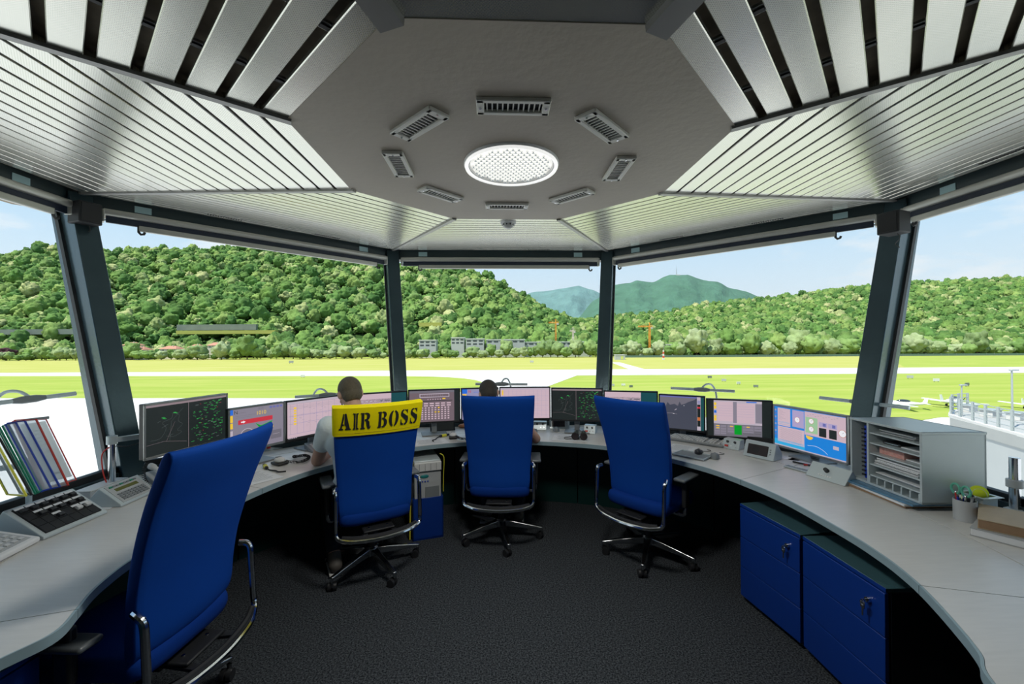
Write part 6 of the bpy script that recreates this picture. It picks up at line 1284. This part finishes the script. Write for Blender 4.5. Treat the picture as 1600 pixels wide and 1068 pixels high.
# ------------------------------------------------ right end: organiser and small things
def organiser():
    fl, fr = at(1329, 746, DZ+.03), at(1441, 790, DZ+.03); rr_ = at(1541, 762, DZ+.03); d = (fr-fl); W_ = d.xy.length; ang = atan2(d.y, d.x); dp = .33; H_ = .365
    # local x runs along the open front from the far end to the near end, -y is the open front
    o = empty('shelf_organiser', (*((fl+fr)/2).xy, DZ+.035), ang); tag(o, 'pale grey desk organiser with shelves and a blue binder slot on the right worktop', 'organiser'); t = .012; m = M['steel']
    def pt(x, y, z, w_, d_, h_, nm, mm=m, par=o): b = MB(); b.box((x, y, z), (w_, d_, h_)); return b.build(nm, mm, par, bevel=.0015)
    pt(0, dp/2, t/2, W_, dp, t, 'bottom_panel'); pt(0, dp/2, H_-t/2, W_+.004, dp+.004, t, 'top_panel'); pt(-W_/2+t/2, dp/2, H_/2, t, dp, H_, 'side_panel'); pt(W_/2-t/2, dp/2, H_/2, t, dp, H_, 'side_panel'); pt(0, dp-t/2, H_/2, W_, t, H_, 'back_panel')
    xs = -W_/2+W_*.28; pt(xs, dp/2, H_/2, t, dp, H_-2*t, 'divider'); x0, x1 = xs+t/2, W_/2-t; ww = x1-x0; xc = (x0+x1)/2
    zs = [.055, .118, .180, .240, .298]
    for z in zs: pt(xc, dp/2, z, ww, dp-t, .008, 'shelf')
    for i in range(7): pt(x0+.004+i*(ww-.008)/6, .06, .030, .008, .12, .040, 'pigeonhole_divider')
    T = Matrix.Translation(o.location) @ Matrix.Rotation(ang, 4, 'Z')
    def rest(nm, lab, cat, x, y, z): p = T @ Vector((x, y, z)); q = empty(nm, p, ang); return tag(q, lab, cat)
    # binder
    q = rest('ring_binder', 'blue ring binder with comb edge in the tall slot of the organiser', 'binder', xs-.034, .17, t+.001); b = MB(); b.box((0, 0, .16), (.048, .28, .31)); b.build('cover', M['navy'], q, bevel=.002); b = MB(); b.box((-.027, .0, .16), (.005, .26, .30)); b.build('pages', M['paper'], q); b = MB()
    for i in range(12): b.box((-.022, -.144, .025+i*.0245), (.020, .012, .009))
    b.build('comb_rings', M['blackp'], q)
    for (z, k, lab, c, w_, dd_) in ((zs[4]+.0045, 5, 'stack of dark and white leaflets on the top shelf of the organiser', 'paper', .20, .20), (zs[1]+.0045, 9, 'thick stack of white magazines on the fourth shelf of the organiser', 'paper', .26, .24), (zs[0]+.0045, 4, 'stack of white sheets on the lowest shelf of the organiser', 'paper', .26, .22)):
        q = rest('paper_stack', lab, 'paper', xc+(.0 if k != 5 else -.02), .15, z)
        for i in range(k): b = MB(); b.box((random.uniform(-.006, .006), random.uniform(-.015, .01), .0022+i*.0044), (min(w_, ww-.03), dd_, .0038), (0, 0, random.uniform(-.02, .02))); b.build('sheet', M['paper'] if (i+k) % 3 else M['greyp'], q, smooth=0)
    q = rest('red_box', 'red and white patterned flat box on the third shelf of the organiser', 'box', xc-ww*.20, .13, zs[2]+.0045); RP = mat('red_print_card', (.55, .12, .08), .7, 0, .6, 60, col2=(.75, .55, .5)); b = MB(); b.box((0, 0, .018), (ww*.5, .16, .036)); b.build('carton', RP, q, bevel=.001); b = MB(); b.box((0, 0, .0368), (ww*.5-.004, .155, .0012)); b.build('lid', RP, q)
    q = rest('black_pouch', 'black wallet lying on the second shelf of the organiser', 'wallet', xc-ww*.22, .11, zs[3]+.0045); b = MB(); b.box((0, 0, .008), (ww*.36, .11, .015)); b.build('wallet', M['blackp'], q, bevel=.004); b = MB(); b.box((0, -.056, .008), (ww*.3, .003, .004)); b.build('zip', M['chrome'], q)
    q = rest('paper_stack', 'loose white papers at the back of the second shelf', 'paper', xc+ww*.16, .17, zs[3]+.0045); b = MB(); b.box((0, 0, .003), (ww*.5, .22, .005)); b.build('sheet', M['paper'], q); 
    q = rest('paper_stack', 'white paper sticking out on the third shelf behind the red box', 'paper', xc+ww*.24, .17, zs[2]+.0045); b = MB(); b.box((0, 0, .003), (ww*.42, .22, .005)); b.build('sheet', M['paper'], q)
    # magazines under the organiser
    q = empty('magazine', (o.location.x, o.location.y, DZ+.002), ang); tag(q, 'glossy magazines lying under the organiser and sticking out at the front', 'magazine')
    for i, (mm, dx, a_) in enumerate(((M['kraft'], -.01, .03), (M['paper'], .0, -.02), (mat('blue_glossy_cover', (.08, .20, .32), .25, 0, .6, 20), .02, .05))): b = MB(); b.box((-.02+dx, .11, .0055+i*.0108), (.42, .33, .0100), (0, 0, a_)); b.build('issue', mm, q, bevel=.001)
    return o
organiser()
# pencil cup with scissors and pens
o = thing('pencil_cup', 1508, 812, 'grey pencil cup with green scissors and pens by the organiser', 'cup'); h = .098; r = .042; b = MB(); n = 32; P = []; F = []
for rr_, z in ((r*.97, 0), (r, h), (r-.003, h), (r-.004, .004)): P += [(rr_*cos(2*pi*k/n), rr_*sin(2*pi*k/n), z) for k in range(n)]
for i in range(3): F += [(i*n+k, i*n+(k+1) % n, (i+1)*n+(k+1) % n, (i+1)*n+k) for k in range(n)]
F += [tuple(range(n-1, -1, -1)), tuple(range(3*n, 4*n))]; b.add(P, F); b.build('cup_body', M['greyp'], o, fix=True); cupl = o.location.copy()
for i in range(7):
    a = i*.9; q = empty('pen', cupl+Vector((0, 0, .006))); tag(q, ['black pen', 'chrome pen', 'red pen', 'dark blue pen', 'silver pen', 'grey pencil', 'short black marker'][i]+' standing in the pencil cup', 'pen'); b = MB(); b.cyl((.015*cos(a), .015*sin(a), 0), (.031*cos(a+.3), .031*sin(a+.3), .105+.006*(i % 3)), .0045, n=8); b.build('barrel', [M['blackp'], M['chrome'], M['red'], M['navy'], M['polish'], M['greyp'], M['blackp']][i], q); b = MB(); b.ell((.031*cos(a+.3), .031*sin(a+.3), .108+.006*(i % 3)), (.005, .005, .006), 8, 6); b.build('end', M['blackp'] if i % 2 else M['chrome'], q)
q = empty('scissors', cupl+Vector((-.012, 0, .008)), facing(cupl)); tag(q, 'green handled scissors standing in the pencil cup', 'scissors'); TEAL = mat('teal_green_plastic', (.10, .42, .30), .4)
for s_, x in ((-1, -.030), (1, .016)):
    b = MB(); b.tube([(x+.019*cos(2*pi*k/18), 0, .133+.024*sin(2*pi*k/18)) for k in range(19)], .0052, 8); b.build('handle', TEAL, q); b = MB(); b.bar((x*.4, 0, .11), (-x*.15, 0, .01), .012, .002, up=(0, 1, 0)); b.build('blade', M['chrome'], q)
# square pot with tennis ball
o = thing('square_pot', 1530, 806, 'square pale box with a rim holding a tennis ball', 'box', drz=.1); b = MB(); w_ = .085; h = .105
for (x, y, a_, c_) in ((0, -w_/2, w_, .003), (0, w_/2, w_, .003), (-w_/2, 0, .003, w_), (w_/2, 0, .003, w_)): b.box((x, y, h/2), (a_, c_, h))
b.box((0, 0, .0015), (w_, w_, .003)); b.build('box_wall', M['steel'], o); b = MB()
for (x, y, a_, c_) in ((0, -w_/2-.008, w_+.032, .018), (0, w_/2+.008, w_+.032, .018), (-w_/2-.008, 0, .018, w_), (w_/2+.008, 0, .018, w_)): b.box((x, y, h+.001), (a_, c_, .003))
b.build('rim', M['steel'], o); pl_ = o.location
q = empty('tennis_ball', (pl_.x, pl_.y, DZ+h+.012)); tag(q, 'yellow tennis ball on the square box behind the pencil cup', 'ball'); b = MB(); b.ell((0, 0, 0), (.0335,)*3, 28, 18); b.build('felt_ball', M['tennis'], q, smooth=180); b = MB(); b.tube([Vector((cos(t)*.8+.2*cos(3*t), sin(t)*.8-.2*sin(3*t), .62*sin(2*t))).normalized()*.0336 for t in [2*pi*k/60 for k in range(61)]], .0011, 5); b.build('seam', M['cream'], q)
# book pile
def books():
    p = at(1580, 836, DZ); a = -1.02
    q = empty('book', (p.x, p.y, DZ+.002), a); tag(q, 'white paperback book with blue striped spine at the bottom of the pile', 'book'); b = MB(); b.box((0, 0, .016), (.20, .29, .030)); b.build('pages', M['paper'], q, bevel=.002); b = MB(); b.box((0, 0, .0015), (.206, .296, .003)); b.box((0, 0, .0325), (.206, .296, .003)); b.build('cover', M['greyp'], q); b = MB(); b.box((.103, -.06, .017), (.004, .12, .028)); b.build('spine', mat('blue_grey_striped_spine', (.03, .08, .16), .5, 0, .8, 60, col2=(.35, .45, .5)), q)
    q = empty('book', (p.x+.012, p.y+.0, DZ+.0372), a+.12); tag(q, 'thick tan book with wood look cover lying on the pile', 'book'); b = MB(); b.box((0, 0, .020), (.205, .26, .036)); b.build('pages', M['kraft'], q, bevel=.002); b = MB(); b.box((0, 0, .0395), (.21, .265, .004)); b.box((0, 0, .001), (.21, .265, .003)); b.build('cover', M['book'], q, bevel=.001)
books()
# chrome pole with collar
o = thing('monitor_pole', 1586, 800, 'chrome clamp pole with grey collar at the right edge', 'pole'); b = MB(); b.cyl((0, 0, 0), (0, 0, .275), .021, n=24); b.build('tube', M['chrome'], o, bevel=.002); b = MB(); b.cyl((0, 0, .125), (0, 0, .165), .031, n=24); b.build('collar', M['greyp'], o, bevel=.003); b = MB(); b.lathe([(.04, 0), (.04, .012), (.026, .02)], 24); b.build('base', M['steel'], o)
